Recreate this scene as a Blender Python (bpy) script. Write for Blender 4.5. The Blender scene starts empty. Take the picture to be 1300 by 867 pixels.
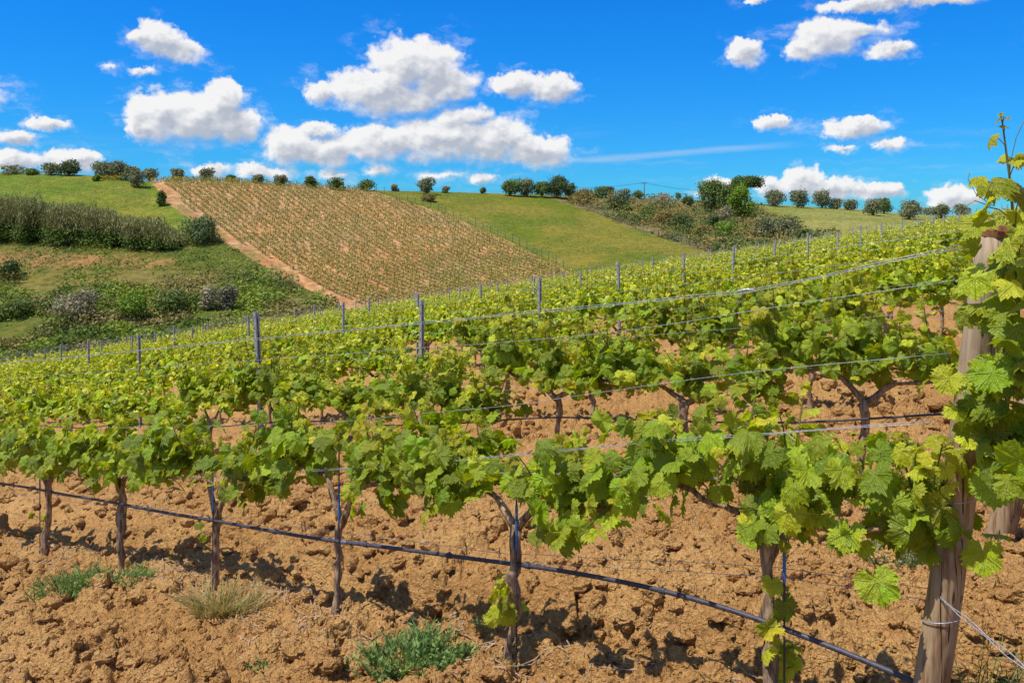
import bpy, math
import numpy as np
from mathutils import Vector

# ------------------------------------------------------------------ camera, sky, sun, exposure
S = bpy.context.scene
COL = S.collection
F = 1126.0                       # focal length in photo pixels (photo 1300 wide)
CAMZ = 1.5
YH = 300.0                       # row of the horizon in the photo
cam = bpy.data.cameras.new('camera')
cam.sensor_width = 36.0
cam.lens = 36.0 * F / 1300.0
cam.shift_y = -(433.5 - YH) / 1300.0
cam.clip_start = 0.05
cam.clip_end = 9000
camo = bpy.data.objects.new('camera', cam)
COL.objects.link(camo)
camo.location = (0, 0, CAMZ)
camo.rotation_euler = (math.radians(90), 0, 0)
S.camera = camo

SUN_EL = math.radians(63)
SUN_AZ = math.atan2(-0.90, -0.36)          # from the left and a little behind the camera
sun_dir = Vector((math.sin(SUN_AZ) * math.cos(SUN_EL), math.cos(SUN_AZ) * math.cos(SUN_EL), math.sin(SUN_EL)))
sl = bpy.data.lights.new('sun', 'SUN')
sl.energy = 4.9
sl.angle = math.radians(0.5)
sl.color = (1.0, 0.955, 0.88)
so = bpy.data.objects.new('sun', sl)
so.rotation_euler = (-sun_dir).to_track_quat('-Z', 'Y').to_euler()
COL.objects.link(so)
S.view_settings.view_transform = 'Standard'
S.view_settings.look = 'None'
S.view_settings.exposure = 0.16
S.view_settings.gamma = 1.0
S.cycles.use_denoising = True
S.cycles.max_bounces = 6
S.cycles.diffuse_bounces = 3
S.cycles.glossy_bounces = 2
S.cycles.transmission_bounces = 4
S.cycles.transparent_max_bounces = 6
S.cycles.use_adaptive_sampling = True
S.cycles.adaptive_threshold = 0.015


class NT:
    """tiny helper to write node graphs"""
    def __init__(s, tree):
        s.t = tree
    def n(s, typ, ins=None, **kw):
        nd = s.t.nodes.new(typ)
        for k, v in kw.items():
            setattr(nd, k, v)
        for k, v in (ins or {}).items():
            s.put(nd.inputs[k], v)
        return nd
    def put(s, sock, v):
        if isinstance(v, bpy.types.NodeSocket):
            s.t.links.new(v, sock)
        else:
            sock.default_value = v
    def m(s, op, a, b=0.0, c=0.0, clamp=False):
        nd = s.n('ShaderNodeMath', operation=op, use_clamp=clamp)
        s.put(nd.inputs[0], a)
        s.put(nd.inputs[1], b)
        s.put(nd.inputs[2], c)
        return nd.outputs[0]
    def v(s, op, a, b=(0, 0, 0)):
        nd = s.n('ShaderNodeVectorMath', operation=op)
        s.put(nd.inputs[0], a)
        s.put(nd.inputs[1], b)
        return nd.outputs['Value'] if op in ('LENGTH', 'DOT_PRODUCT') else nd.outputs['Vector']
    def mix(s, f, a, b, blend='MIX'):
        nd = s.n('ShaderNodeMix', data_type='RGBA', blend_type=blend)
        s.put(nd.inputs[0], f)
        s.put(nd.inputs[6], a)
        s.put(nd.inputs[7], b)
        return nd.outputs[2]
    def ramp(s, x, a, b, c=0.0, d=1.0, smooth=True):
        nd = s.n('ShaderNodeMapRange', interpolation_type='SMOOTHSTEP' if smooth else 'LINEAR')
        for i, q in enumerate((x, a, b, c, d)):
            s.put(nd.inputs[i], q)
        return nd.outputs[0]
    def noise(s, vec, scale, detail=4.0, rough=0.55, out='Fac'):
        nd = s.n('ShaderNodeTexNoise', {'Scale': scale, 'Detail': detail, 'Roughness': rough})
        if vec is not None:
            s.put(nd.inputs['Vector'], vec)
        return nd.outputs[out]


def rgb(r, g, b):
    return (r, g, b, 1.0)


def build_world():
    W = bpy.data.worlds.new('World')
    S.world = W
    W.use_nodes = True
    W.node_tree.nodes.clear()
    g = NT(W.node_tree)
    sky = g.n('ShaderNodeTexSky', sky_type='NISHITA', sun_disc=False, sun_elevation=SUN_EL,
              sun_rotation=SUN_AZ % (2 * math.pi), altitude=0, air_density=1.0, dust_density=0.15, ozone_density=2.2)
    hs = g.n('ShaderNodeHueSaturation', {'Color': sky.outputs[0], 'Saturation': 1.35, 'Value': 1.0, 'Hue': 0.5})
    co = g.n('ShaderNodeTexCoord')
    sep = g.n('ShaderNodeSeparateXYZ', {0: co.outputs['Generated']})
    air = g.mix(g.ramp(sep.outputs[2], 0.02, 0.26), rgb(0.20, 0.92, 1.62), rgb(0.14, 1.10, 1.95))
    skyc = g.mix(1.0, hs.outputs[0], air, 'MULTIPLY')
    X, Y, Z = sep.outputs
    az = g.m('MULTIPLY', g.m('ARCTAN2', X, Y), 57.29578)
    el = g.m('MULTIPLY', g.m('ARCSINE', Z), 57.29578)
    p0 = g.n('ShaderNodeCombineXYZ', {0: az, 1: el, 2: 0.0}).outputs[0]
    w1 = g.noise(p0, 0.85, 3.0, 0.6, 'Color')
    wv = g.v('MULTIPLY', g.v('SUBTRACT', w1, (0.5, 0.5, 0.5)), (1.1, 0.8, 0))
    w2 = g.noise(p0, 4.2, 4.0, 0.6, 'Color')
    wv2 = g.v('MULTIPLY', g.v('SUBTRACT', w2, (0.5, 0.5, 0.5)), (0.55, 0.45, 0))
    p = g.v('ADD', g.v('ADD', p0, wv), wv2)
    # cumulus clouds as groups of puffs: centre and radii in photo pixels, turned into compass angle and elevation
    puffs = [
        (200, 50, 34, 22, 1.0), (228, 66, 32, 15, .8), (180, 46, 20, 12, .8), (180, 90, 26, 6, .5), (140, 88, 12, 5, .35),
        (205, 148, 46, 34, 1), (250, 150, 55, 35, 1), (285, 128, 30, 30, 1), (300, 158, 38, 26, 1), (178, 160, 20, 22, 1),
        (60, 157, 36, 9, .8), (15, 176, 38, 11, .8), (25, 204, 50, 14, 1), (95, 204, 40, 15, 1),
        (525, 82, 62, 34, 1), (470, 115, 66, 26, 1), (560, 108, 50, 26, 1), (408, 117, 22, 16, .8), (500, 128, 70, 22, .9),
        (370, 185, 42, 28, 1), (410, 192, 55, 20, 1), (480, 182, 66, 24, 1), (560, 175, 76, 30, 1), (620, 178, 64, 32, 1), (680, 192, 52, 22, 1), (400, 165, 30, 10, .7),
        (655, 108, 34, 18, 1), (700, 112, 38, 19, 1), (590, 150, 50, 14, .7),
        (945, 66, 25, 18, 1), (1050, 48, 48, 25, 1), (1085, 42, 48, 12, .7), (1020, 62, 28, 14, .8), (1130, 64, 38, 11, .85),
        (1110, 4, 76, 11, 1), (1200, 0, 60, 7, .9), (962, 1, 20, 4, .7),
        (982, 156, 27, 10, .9), (1080, 163, 46, 14, 1), (1095, 158, 24, 10, .9), (1128, 184, 25, 9, .8), (1070, 188, 22, 6, .55),
        (1018, 230, 32, 18, 1), (1060, 240, 42, 14, 1), (1110, 242, 44, 12, .95), (980, 240, 26, 16, .9), (915, 234, 24, 10, .8),
        (1215, 250, 46, 15, .9), (1200, 258, 30, 10, .8), (910, 246, 30, 10, .7),
        (270, 216, 28, 10, .75), (335, 218, 42, 10, .7), (420, 222, 30, 8, .45), (480, 216, 24, 8, .5), (560, 222, 40, 7, .4), (612, 226, 22, 7, .7), (530, 200, 30, 8, .4),
        (-60, 120, 70, 30, 1), (-160, 60, 80, 34, 1), (-120, 200, 90, 18, 1), (1420, 120, 70, 26, 1), (1500, 210, 90, 24, 1), (1390, 30, 60, 16, .8),
    ]
    dens = None
    dens2 = None
    for i, (x, y, rx, ry, a) in enumerate(puffs):
        u, vv = (x - 650) / F, (YH - y) / F
        ca = math.degrees(math.atan(u))
        ce = math.degrees(math.atan(vv / math.sqrt(1 + u * u)))
        c = math.cos(math.atan(u))
        rxa = math.degrees(rx / F) * c * c * 1.06
        rya = math.degrees(ry / F) * c * 1.10
        d = g.v('MULTIPLY', g.v('SUBTRACT', p, (ca, ce, 0)), (1 / rxa, 1 / rya, 0))
        # flatter undersides: points below the centre fall off faster
        e = g.m('SUBTRACT', a, g.m('MULTIPLY', g.v('LENGTH', d), a))
        if dens is None:
            dens = e
        else:
            dens = g.m('SMOOTH_MAX', dens, e, 0.12)
        e2 = g.m('SUBTRACT', a, g.m('MULTIPLY', g.v('LENGTH', g.v('ADD', d, (-0.25, 0.62, 0))), a))
        dens2 = e2 if dens2 is None else g.m('SMOOTH_MAX', dens2, e2, 0.12)
    n1 = g.noise(g.v('MULTIPLY', p0, (1, 1.3, 0)), 0.75, 7.0, 0.50)
    # the same noise a step towards the sun: the difference paints sunlit and shaded relief
    n1s = g.noise(g.v('MULTIPLY', g.v('ADD', p0, (-0.22, 0.34, 0)), (1, 1.3, 0)), 0.75, 4.0, 0.5)
    # unseen cumulus added overhead and behind to whiten the blue sky light
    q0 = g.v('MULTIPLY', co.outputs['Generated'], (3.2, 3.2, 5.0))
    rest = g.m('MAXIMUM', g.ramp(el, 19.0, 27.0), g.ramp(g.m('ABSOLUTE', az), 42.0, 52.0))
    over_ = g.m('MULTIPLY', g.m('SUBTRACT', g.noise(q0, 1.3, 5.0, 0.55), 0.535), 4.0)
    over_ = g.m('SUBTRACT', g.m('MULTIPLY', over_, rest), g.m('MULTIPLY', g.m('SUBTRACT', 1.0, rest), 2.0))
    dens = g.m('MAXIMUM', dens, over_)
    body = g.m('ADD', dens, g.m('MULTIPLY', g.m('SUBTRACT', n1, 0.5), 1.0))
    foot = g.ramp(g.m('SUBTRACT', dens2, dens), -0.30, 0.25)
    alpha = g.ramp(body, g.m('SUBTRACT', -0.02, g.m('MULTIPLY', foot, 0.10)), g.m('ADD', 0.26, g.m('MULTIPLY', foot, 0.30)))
    wisp = g.noise(g.v('MULTIPLY', p, (0.45, 1.1, 0)), 0.9, 6.0, 0.62)
    wisp = g.m('MULTIPLY', g.ramp(g.m('ADD', wisp, g.m('MULTIPLY', g.ramp(dens, -0.9, 0.1), 0.12)), 0.58, 0.84, 0.0, 0.34), g.ramp(dens, -1.0, -0.1))
    alpha = g.m('MAXIMUM', alpha, wisp)
    rel = g.m('SUBTRACT', n1, n1s)
    lit = g.m('SUBTRACT', g.m('ADD', g.m('MULTIPLY', rel, 1.7), 1.14), g.m('MULTIPLY', g.ramp(g.m('ADD', dens2, g.m('MULTIPLY', g.m('SUBTRACT', n1s, 0.5), 0.5)), -0.15, 0.75), 1.10), clamp=True)
    ccol = g.mix(lit, rgb(5.6, 6.0, 6.9), rgb(10.9, 10.8, 10.7))  # sunlit tops and shaded grey undersides painted into the cloud colour
    # thin high streaks
    st = g.noise(g.v('MULTIPLY', g.v('ADD', p0, wv), (0.10, 1.2, 0)), 1.0, 5.0, 0.6)
    lo = g.ramp(el, 1.0, 9.0, 1.0, 0.0)
    streak = g.m('MULTIPLY', g.ramp(st, 0.50, 0.75, 0.0, 0.26), lo)
    # condensation trail low in the sky
    lx = g.m('SUBTRACT', el, g.m('ADD', 4.85, g.m('MULTIPLY', g.m('SUBTRACT', az, 3.5), 0.055)))
    trail = g.ramp(g.m('ABSOLUTE', g.m('ADD', lx, g.m('MULTIPLY', g.m('SUBTRACT', st, 0.5), 0.4))), 0.0, 0.30, 0.30, 0.0)
    trail = g.m('MULTIPLY', trail, g.m('MULTIPLY', g.ramp(az, 2.0, 6.0), g.ramp(az, 14.0, 19.0, 1.0, 0.0)))
    skyc = g.mix(g.m('ADD', streak, trail, clamp=True), skyc, rgb(7.5, 8.2, 9.4))
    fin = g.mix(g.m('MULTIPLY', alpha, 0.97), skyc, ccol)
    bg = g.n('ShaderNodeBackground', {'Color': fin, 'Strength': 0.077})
    out = g.n('ShaderNodeOutputWorld')
    g.t.links.new(bg.outputs[0], out.inputs[0])
    W.cycles.sampling_method = 'MANUAL'
    W.cycles.sample_map_resolution = 512


build_world()

# ------------------------------------------------------------------ maths helpers
rng = np.random.default_rng(7)


def hash2(ix, iy, seed=0):
    h = (ix.astype(np.int64) * 374761393 + iy.astype(np.int64) * 668265263 + seed * 974634777) & 0xFFFFFFFF
    h = ((h ^ (h >> 13)) * 1274126177) & 0xFFFFFFFF
    h = (h ^ (h >> 16)) & 0xFFFFFFFF
    return (h & 0xFFFFFF) / float(0x1000000)


def vnoise(x, y, seed=0):
    ix, iy = np.floor(x), np.floor(y)
    fx, fy = x - ix, y - iy
    fx = fx * fx * (3 - 2 * fx)
    fy = fy * fy * (3 - 2 * fy)
    a, b = hash2(ix, iy, seed), hash2(ix + 1, iy, seed)
    c, d = hash2(ix, iy + 1, seed), hash2(ix + 1, iy + 1, seed)
    return (a + (b - a) * fx) * (1 - fy) + (c + (d - c) * fx) * fy


def fbm(x, y, seed=0, octv=4, gain=0.5):
    s, a, tot = 0.0, 1.0, 0.0
    for o in range(octv):
        s = s + a * vnoise(x * 2 ** o + 17.3 * o, y * 2 ** o - 9.1 * o, seed + o)
        tot += a
        a *= gain
    return s / tot


def worley(x, y, seed=0):
    ix, iy = np.floor(x), np.floor(y)
    f1 = np.full(x.shape, 9.0)
    cid = np.zeros(x.shape)
    for dx in (-1, 0, 1):
        for dy in (-1, 0, 1):
            cx, cy = ix + dx, iy + dy
            px = cx + 0.15 + 0.7 * hash2(cx, cy, seed)
            py = cy + 0.15 + 0.7 * hash2(cx, cy, seed + 1)
            d = (px - x) ** 2 + (py - y) ** 2
            k = d < f1
            f1 = np.where(k, d, f1)
            cid = np.where(k, hash2(cx, cy, seed + 2), cid)
    return np.sqrt(f1), cid


def sstep(x, a, b):
    t = np.clip((x - a) / (b - a), 0, 1)
    return t * t * (3 - 2 * t)


# vine row frame: t runs along the rows (to the left and away), q across them (away)
DX, DY = -0.763, 0.646
NX, NY = 0.646, 0.763
ROWYAW = math.atan2(DY, DX)
Q0, RSP, VSP = 2.72, 2.2, 1.1


def tq(t, q):
    return DX * t + NX * q, DY * t + NY * q


def to_tq(x, y):
    return DX * x + DY * y, NX * x + NY * y


ZE_U = [-900, -650, 0, 650, 900]
ZE_V = [40, 47, 62, 75, 80]
CR_X = [-300, 0, 100, 160, 190, 220, 300, 400, 480, 540, 640, 700, 760, 830, 900, 960, 1000, 1090, 1140, 1230, 1600]
CR_Y = [214, 219, 222, 227, 231, 228, 230, 236, 242, 243, 246, 247, 249, 252, 256, 259, 261, 266, 271, 276, 280]


def field_h(x, y):
    """field surface height above the ground datum (camera is CAMZ above it)"""
    t, q = to_tq(x, y)
    h = -0.143 * t + 0.06 * q
    h = h + 0.10 * (fbm(x * 0.35, y * 0.35, 5, 2) - 0.5)
    return h


def zeff(x, y):
    r = np.hypot(x, y)
    th = np.clip(np.arctan2(x, y), -0.64, 0.64)
    return r * np.cos(th), F * np.tan(th)


def terr(x, y):
    """whole terrain: the near field, the dip behind it and the hill beyond (world z)"""
    x = np.asarray(x, float)
    y = np.asarray(y, float)
    Z, u = zeff(x, y)
    near = field_h(x, y)
    ze = np.interp(u, ZE_U, ZE_V)
    ex, ey = u / F * ze, ze
    he = field_h(ex, ey)
    ye = YH - (he - CAMZ) * F / ze
    yc = np.interp(u + 650, CR_X, CR_Y)
    z0 = ze + 32
    y0 = ye + 10
    h0 = (YH - y0) / F * z0 + CAMZ
    zc = 205 + 25 * np.sin(u / 300.0)
    w1 = sstep(Z, ze + 1, z0)
    dip = he + (h0 - he) * np.clip((Z - ze) / (z0 - ze), 0, 1)
    w = np.clip((Z - z0) / (zc - z0), 0, 1)
    s = 1 - (1 - w) ** 1.45
    yy = y0 + (yc - y0) * s
    hill = (YH - yy) / F * Z + CAMZ
    hc = (YH - yc) / F * zc + CAMZ
    back = hc - 0.02 * (Z - zc) - 0.0004 * np.clip(Z - zc, 0, 300) ** 2 * 0.3
    far = np.where(Z < z0, dip, np.where(Z < zc, hill, np.maximum(back, hc - 40)))
    bump = 0.5 * (fbm(x * 0.05, y * 0.05, 11, 3) - 0.5) * sstep(Z, ze + 10, ze + 40) * sstep(zc - Z, -5, 30)
    return np.where(Z < ze, near, far + bump)


def zone_z(px, py):
    """distance Z at which the hill is seen at photo pixel (px,py)"""
    u = np.asarray(px, float) - 650
    ze = np.interp(u, ZE_U, ZE_V)
    he = field_h(u / F * ze, ze)
    y0 = YH - (he - CAMZ) * F / ze + 10
    yc = np.interp(u + 650, CR_X, CR_Y)
    z0 = ze + 32
    zc = 205 + 25 * np.sin(u / 300.0)
    s = np.clip((y0 - py) / (y0 - yc), 0, 0.9999)
    w = 1 - (1 - s) ** (1 / 1.45)
    return z0 + (zc - z0) * w


def on_hill(px, py):
    Z = zone_z(px, py)
    x = (np.asarray(px, float) - 650) / F * Z
    return x, Z, terr(x, Z)


# ------------------------------------------------------------------ mesh and object helpers
def mesh_np(name, V, T, mats, cols=None, uvs=None, smooth=False, midx=None, quads=None):
    V = np.asarray(V, np.float32)
    me = bpy.data.meshes.new(name)
    me.vertices.add(len(V))
    me.vertices.foreach_set('co', V.ravel())
    T = np.zeros((0, 3), np.int32) if T is None else np.asarray(T, np.int32)
    Qd = np.zeros((0, 4), np.int32) if quads is None else np.asarray(quads, np.int32)
    nt, nq = len(T), len(Qd)
    loops = np.concatenate([T.ravel(), Qd.ravel()])
    me.loops.add(len(loops))
    me.loops.foreach_set('vertex_index', loops)
    me.polygons.add(nt + nq)
    starts = np.concatenate([np.arange(nt) * 3, nt * 3 + np.arange(nq) * 4]).astype(np.int32)
    me.polygons.foreach_set('loop_start', starts)
    me.polygons.foreach_set('use_smooth', np.full(nt + nq, smooth))
    if midx is not None:
        me.polygons.foreach_set('material_index', np.asarray(midx, np.int32))
    if cols is not None:
        c = np.ones((len(V), 4), np.float32)
        c[:, :3] = cols
        a = me.color_attributes.new('Col', 'FLOAT_COLOR', 'POINT')
        a.data.foreach_set('color', c.ravel())
    if uvs is not None:
        l = me.uv_layers.new(name='UVMap')
        l.data.foreach_set('uv', np.asarray(uvs, np.float32)[loops].ravel())
    for m in (mats if isinstance(mats, (list, tuple)) else [mats]):
        me.materials.append(m)
    me.update(calc_edges=True)
    me.validate()
    return me


def link(name, me, parent=None, loc=(0, 0, 0), rotz=0.0):
    o = bpy.data.objects.new(name, me)
    COL.objects.link(o)
    o.location = loc
    o.rotation_euler = (0, 0, rotz)
    if parent:
        o.parent = parent
    return o


def tag(o, label=None, cat=None, group=None, kind=None):
    if label:
        o['label'] = label
    if cat:
        o['category'] = cat
    if group:
        o['group'] = group
    if kind:
        o['kind'] = kind
    return o


def thing(name, label, cat, loc=(0, 0, 0), rotz=0.0, group=None):
    return tag(link(name, None, None, loc, rotz), label, cat, group)


def struct(name, me, kind='structure', label=None):
    return tag(link(name, me), label, None, None, kind)


def copy_tree(o, parent=None):
    c = o.copy()
    COL.objects.link(c)
    c.parent = parent
    for ch in list(o.children):
        copy_tree(ch, c)
    return c


class MB:
    """collects vertices and triangles"""
    def __init__(s):
        s.V, s.T, s.C, s.U, s.M, s.n = [], [], [], [], [], 0
    def add(s, V, T, col=(0.5, 0.5, 0.5), uv=None, mi=0):
        V = np.asarray(V, float)
        T = np.asarray(T, int)
        s.V.append(V)
        s.T.append(T + s.n)
        s.C.append(np.broadcast_to(np.asarray(col, float), (len(V), 3)))
        s.U.append(np.zeros((len(V), 2)) if uv is None else uv)
        s.M.append(np.full(len(T), mi))
        s.n += len(V)
    def mesh(s, name, mats, smooth=False):
        return mesh_np(name, np.concatenate(s.V), np.concatenate(s.T), mats, np.concatenate(s.C),
                       np.concatenate(s.U), smooth, np.concatenate(s.M))
    def tube(s, pts, rad, k=8, col=(0.5, 0.5, 0.5), mi=0, rough=0.0, seed=0, cap=True):
        P = np.asarray(pts, float)
        n = len(P)
        R = np.broadcast_to(np.asarray(rad, float), (n,))
        tan = np.gradient(P, axis=0)
        tan /= np.linalg.norm(tan, axis=1)[:, None] + 1e-9
        ref = np.array([0, 0, 1.0]) if abs(tan[0, 2]) < 0.8 else np.array([1.0, 0, 0])
        side = np.cross(tan, ref)
        side /= np.linalg.norm(side, axis=1)[:, None] + 1e-9
        up = np.cross(side, tan)
        a = np.arange(k) * 2 * np.pi / k
        rr = np.random.default_rng(seed)
        J = 1 + rough * (rr.random((n, k)) - 0.5) * 2
        if rough > 0:       # ridges that run along the tube
            J = J * (1 + rough * 0.8 * (rr.random((1, k)) - 0.5) * 2)
        V = P[:, None] + (side[:, None] * np.cos(a)[None, :, None] + up[:, None] * np.sin(a)[None, :, None]) * (R[:, None] * J)[:, :, None]
        V = V.reshape(-1, 3)
        i, j = np.meshgrid(np.arange(n - 1), np.arange(k), indexing='ij')
        a0 = i * k + j
        a1 = i * k + (j + 1) % k
        T = np.concatenate([np.stack([a0, a1, a1 + k], -1).reshape(-1, 3), np.stack([a0, a1 + k, a0 + k], -1).reshape(-1, 3)])
        if cap:
            V = np.concatenate([V, P[:1], P[-1:]])
            jj = np.arange(k)
            T = np.concatenate([T, np.stack([np.full(k, n * k), (jj + 1) % k, jj], -1),
                                np.stack([np.full(k, n * k + 1), (n - 1) * k + jj, (n - 1) * k + (jj + 1) % k], -1)])
        uv = np.zeros((len(V), 2))
        s.add(V, T, col, uv, mi)
    def box(s, lo, hi, col=(0.5, 0.5, 0.5), mi=0):
        x0, y0, z0 = lo
        x1, y1, z1 = hi
        V = [(x, y, z) for z in (z0, z1) for x, y in ((x0, y0), (x1, y0), (x1, y1), (x0, y1))]
        T = [(0, 2, 1), (0, 3, 2), (4, 5, 6), (4, 6, 7), (0, 1, 5), (0, 5, 4), (1, 2, 6), (1, 6, 5), (2, 3, 7), (2, 7, 6), (3, 0, 4), (3, 4, 7)]
        s.add(V, T, col, None, mi)


def frames(nrm, tip):
    """rotation matrices with z = nrm and y as near as can be to tip"""
    n = nrm / (np.linalg.norm(nrm, axis=1)[:, None] + 1e-9)
    y = tip - n * np.sum(tip * n, 1)[:, None]
    y /= np.linalg.norm(y, axis=1)[:, None] + 1e-9
    x = np.cross(y, n)
    return np.stack([x, y, n], -1)


def spread(tmpl, pos, nrm, tip, size, col):
    """copies of a leaf template (V,T,UV) -> V,T,C,UV"""
    tv, tt, tu = tmpl
    R = frames(np.asarray(nrm, float), np.asarray(tip, float))
    V = np.einsum('nij,vj->nvi', R, tv) * np.asarray(size, float)[:, None, None] + np.asarray(pos, float)[:, None, :]
    n, k = len(pos), len(tv)
    T = (tt[None] + (np.arange(n) * k)[:, None, None]).reshape(-1, 3)
    C = np.repeat(np.asarray(col, float), k, axis=0)
    U = np.tile(tu, (n, 1))
    return V.reshape(-1, 3), T, C, U


# ------------------------------------------------------------------ materials
def mat(name):
    m = bpy.data.materials.new(name)
    m.use_nodes = True
    m.node_tree.nodes.clear()
    g = NT(m.node_tree)
    out = g.n('ShaderNodeOutputMaterial')
    return m, g, out


def finish(g, out, sh, bump=None, bd=None):
    g.t.links.new(sh, out.inputs[0])


def leaf_mat(name, trans=0.35, rough=0.42, veins=True, tint=(1.45, 1.35, 0.4), spec=0.5):
    m, g, out = mat(name)
    c = g.n('ShaderNodeVertexColor', layer_name='Col').outputs[0]
    bumpn = None
    if veins:
        uv = g.n('ShaderNodeUVMap', uv_map='UVMap').outputs[0]
        s = g.n('ShaderNodeSeparateXYZ', {0: g.v('SUBTRACT', uv, (0.5, 0.5, 0))})
        x = g.m('ABSOLUTE', s.outputs[0])
        y = s.outputs[1]
        v = None
        for adeg in (0, 50, 108):
            a = math.radians(adeg)
            dx, dy = math.sin(a), math.cos(a)
            cr = g.m('ABSOLUTE', g.m('SUBTRACT', g.m('MULTIPLY', x, dy), g.m('MULTIPLY', y, dx)))
            al = g.m('ADD', g.m('MULTIPLY', x, dx), g.m('MULTIPLY', y, dy))
            ok = g.ramp(al, 0.0, 0.02)
            k = g.m('MULTIPLY', g.ramp(cr, 0.004, 0.018, 1.0, 0.0), ok)
            # side veins
            sv = g.m('ABSOLUTE', g.m('SINE', g.m('MULTIPLY', g.m('SUBTRACT', al, g.m('MULTIPLY', cr, 0.75)), 48.0)))
            sv = g.m('MULTIPLY', g.m('MULTIPLY', g.ramp(sv, 0.0, 0.30, 0.45, 0.0), ok), g.ramp(cr, 0.10, 0.16, 1.0, 0.0))
            k = g.m('MAXIMUM', k, sv)
            v = k if v is None else g.m('MAXIMUM', v, k)
        c = g.mix(g.m('MULTIPLY', v, 0.27), c, rgb(0.50, 0.56, 0.14))
        pn = g.noise(g.n('ShaderNodeTexCoord').outputs['Object'], 70.0, 2.0)
        pn3 = g.noise(uv, 9.0, 3.0, 0.6)
        hgt = g.m('SUBTRACT', g.m('ADD', g.m('MULTIPLY', pn, 0.5), g.m('MULTIPLY', pn3, 2.2)), g.m('MULTIPLY', v, 0.9))
        bumpn = g.n('ShaderNodeBump', {'Strength': 0.8, 'Distance': 0.006, 'Height': hgt}).outputs[0]
    pn2 = g.noise(g.n('ShaderNodeTexCoord').outputs['Object'], 14.0, 2.0)
    c = g.mix(g.ramp(pn2, 0.3, 0.7, 0.0, 0.30), c, g.mix(1.0, c, rgb(1.3, 1.1, 0.9), 'MULTIPLY'))
    p = g.n('ShaderNodeBsdfPrincipled', {'Base Color': c, 'Roughness': rough, 'Specular IOR Level': spec})
    tc = g.mix(1.0, c, rgb(*tint), 'MULTIPLY')
    tr = g.n('ShaderNodeBsdfTranslucent', {'Color': tc})
    if bumpn:
        g.put(p.inputs['Normal'], bumpn)
        g.put(tr.inputs['Normal'], bumpn)
    mx = g.n('ShaderNodeMixShader', {0: trans, 1: p.outputs[0], 2: tr.outputs[0]})
    g.t.links.new(mx.outputs[0], out.inputs[0])
    return m


def plain_mat(name, base, rough=0.6, metal=0.0, nscale=20.0, namp=0.25, dark=None, bump=0.3, bdist=0.004, stretch=(1, 1, 1), attr=False, spec=0.4):
    m, g, out = mat(name)
    co = g.n('ShaderNodeTexCoord').outputs['Object']
    co = g.v('MULTIPLY', co, stretch)
    n = g.noise(co, nscale, 6.0, 0.62)
    b = g.n('ShaderNodeVertexColor', layer_name='Col').outputs[0] if attr else rgb(*base)
    dk = g.mix(1.0, b, rgb(*(dark or (0.5, 0.5, 0.5))), 'MULTIPLY')
    lt = g.mix(1.0, b, rgb(1 + namp, 1 + namp, 1 + namp), 'MULTIPLY')
    c = g.mix(g.ramp(n, 0.3, 0.7), dk, lt)
    bp = g.n('ShaderNodeBump', {'Strength': bump, 'Distance': bdist, 'Height': n})
    p = g.n('ShaderNodeBsdfPrincipled', {'Base Color': c, 'Roughness': rough, 'Metallic': metal, 'Specular IOR Level': spec, 'Normal': bp.outputs[0]})
    g.t.links.new(p.outputs[0], out.inputs[0])
    return m


def wood_mat():
    m, g, out = mat('weathered_wood')
    co = g.n('ShaderNodeTexCoord').outputs['Object']
    sx = g.v('MULTIPLY', co, (1, 1, 0.06))
    grain = g.noise(sx, 75.0, 6.0, 0.65)
    blot = g.noise(g.v('MULTIPLY', co, (1, 1, 0.3)), 12.0, 4.0, 0.6)
    # long drying cracks
    crk = g.noise(g.v('MULTIPLY', g.v('ADD', co, (3, 1, 0)), (1, 1, 0.025)), 26.0, 2.0, 0.5)
    crack = g.ramp(g.m('ABSOLUTE', g.m('SUBTRACT', crk, 0.5)), 0.0, 0.009, 1.0, 0.0)
    # growth figure: rings bent by noise
    s = g.n('ShaderNodeSeparateXYZ', {0: co})
    ring = g.m('SINE', g.m('ADD', g.m('MULTIPLY', s.outputs[0], 150.0), g.m('MULTIPLY', g.noise(g.v('MULTIPLY', co, (1, 1, 0.22)), 9.0, 2.0), 38.0)))
    c = g.mix(g.ramp(blot, 0.38, 0.62), rgb(0.36, 0.24, 0.125), rgb(0.22, 0.125, 0.055))
    c = g.mix(g.ramp(grain, 0.35, 0.7, 0.0, 0.7), c, rgb(0.46, 0.34, 0.20))
    c = g.mix(g.ramp(grain, 0.30, 0.48, 0.6, 0.0), c, rgb(0.13, 0.075, 0.04))
    c = g.mix(g.m('MULTIPLY', g.ramp(ring, 0.3, 1.0), g.ramp(blot, 0.45, 0.6, 0.1, 0.5)), c, rgb(0.16, 0.075, 0.04))
    c = g.mix(g.ramp(s.outputs[2], 0.8, 1.35, 0.0, 0.6), c, rgb(0.40, 0.33, 0.24))
    c = g.mix(g.m('MULTIPLY', crack, 0.8), c, rgb(0.06, 0.035, 0.025))
    h = g.m('SUBTRACT', g.m('ADD', grain, g.m('MULTIPLY', ring, 0.20)), g.m('MULTIPLY', crack, 2.0))
    bp = g.n('ShaderNodeBump', {'Strength': 1.0, 'Distance': 0.006, 'Height': h})
    p = g.n('ShaderNodeBsdfPrincipled', {'Base Color': c, 'Roughness': 0.92, 'Specular IOR Level': 0.08, 'Normal': bp.outputs[0]})
    g.t.links.new(p.outputs[0], out.inputs[0])
    return m


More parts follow.
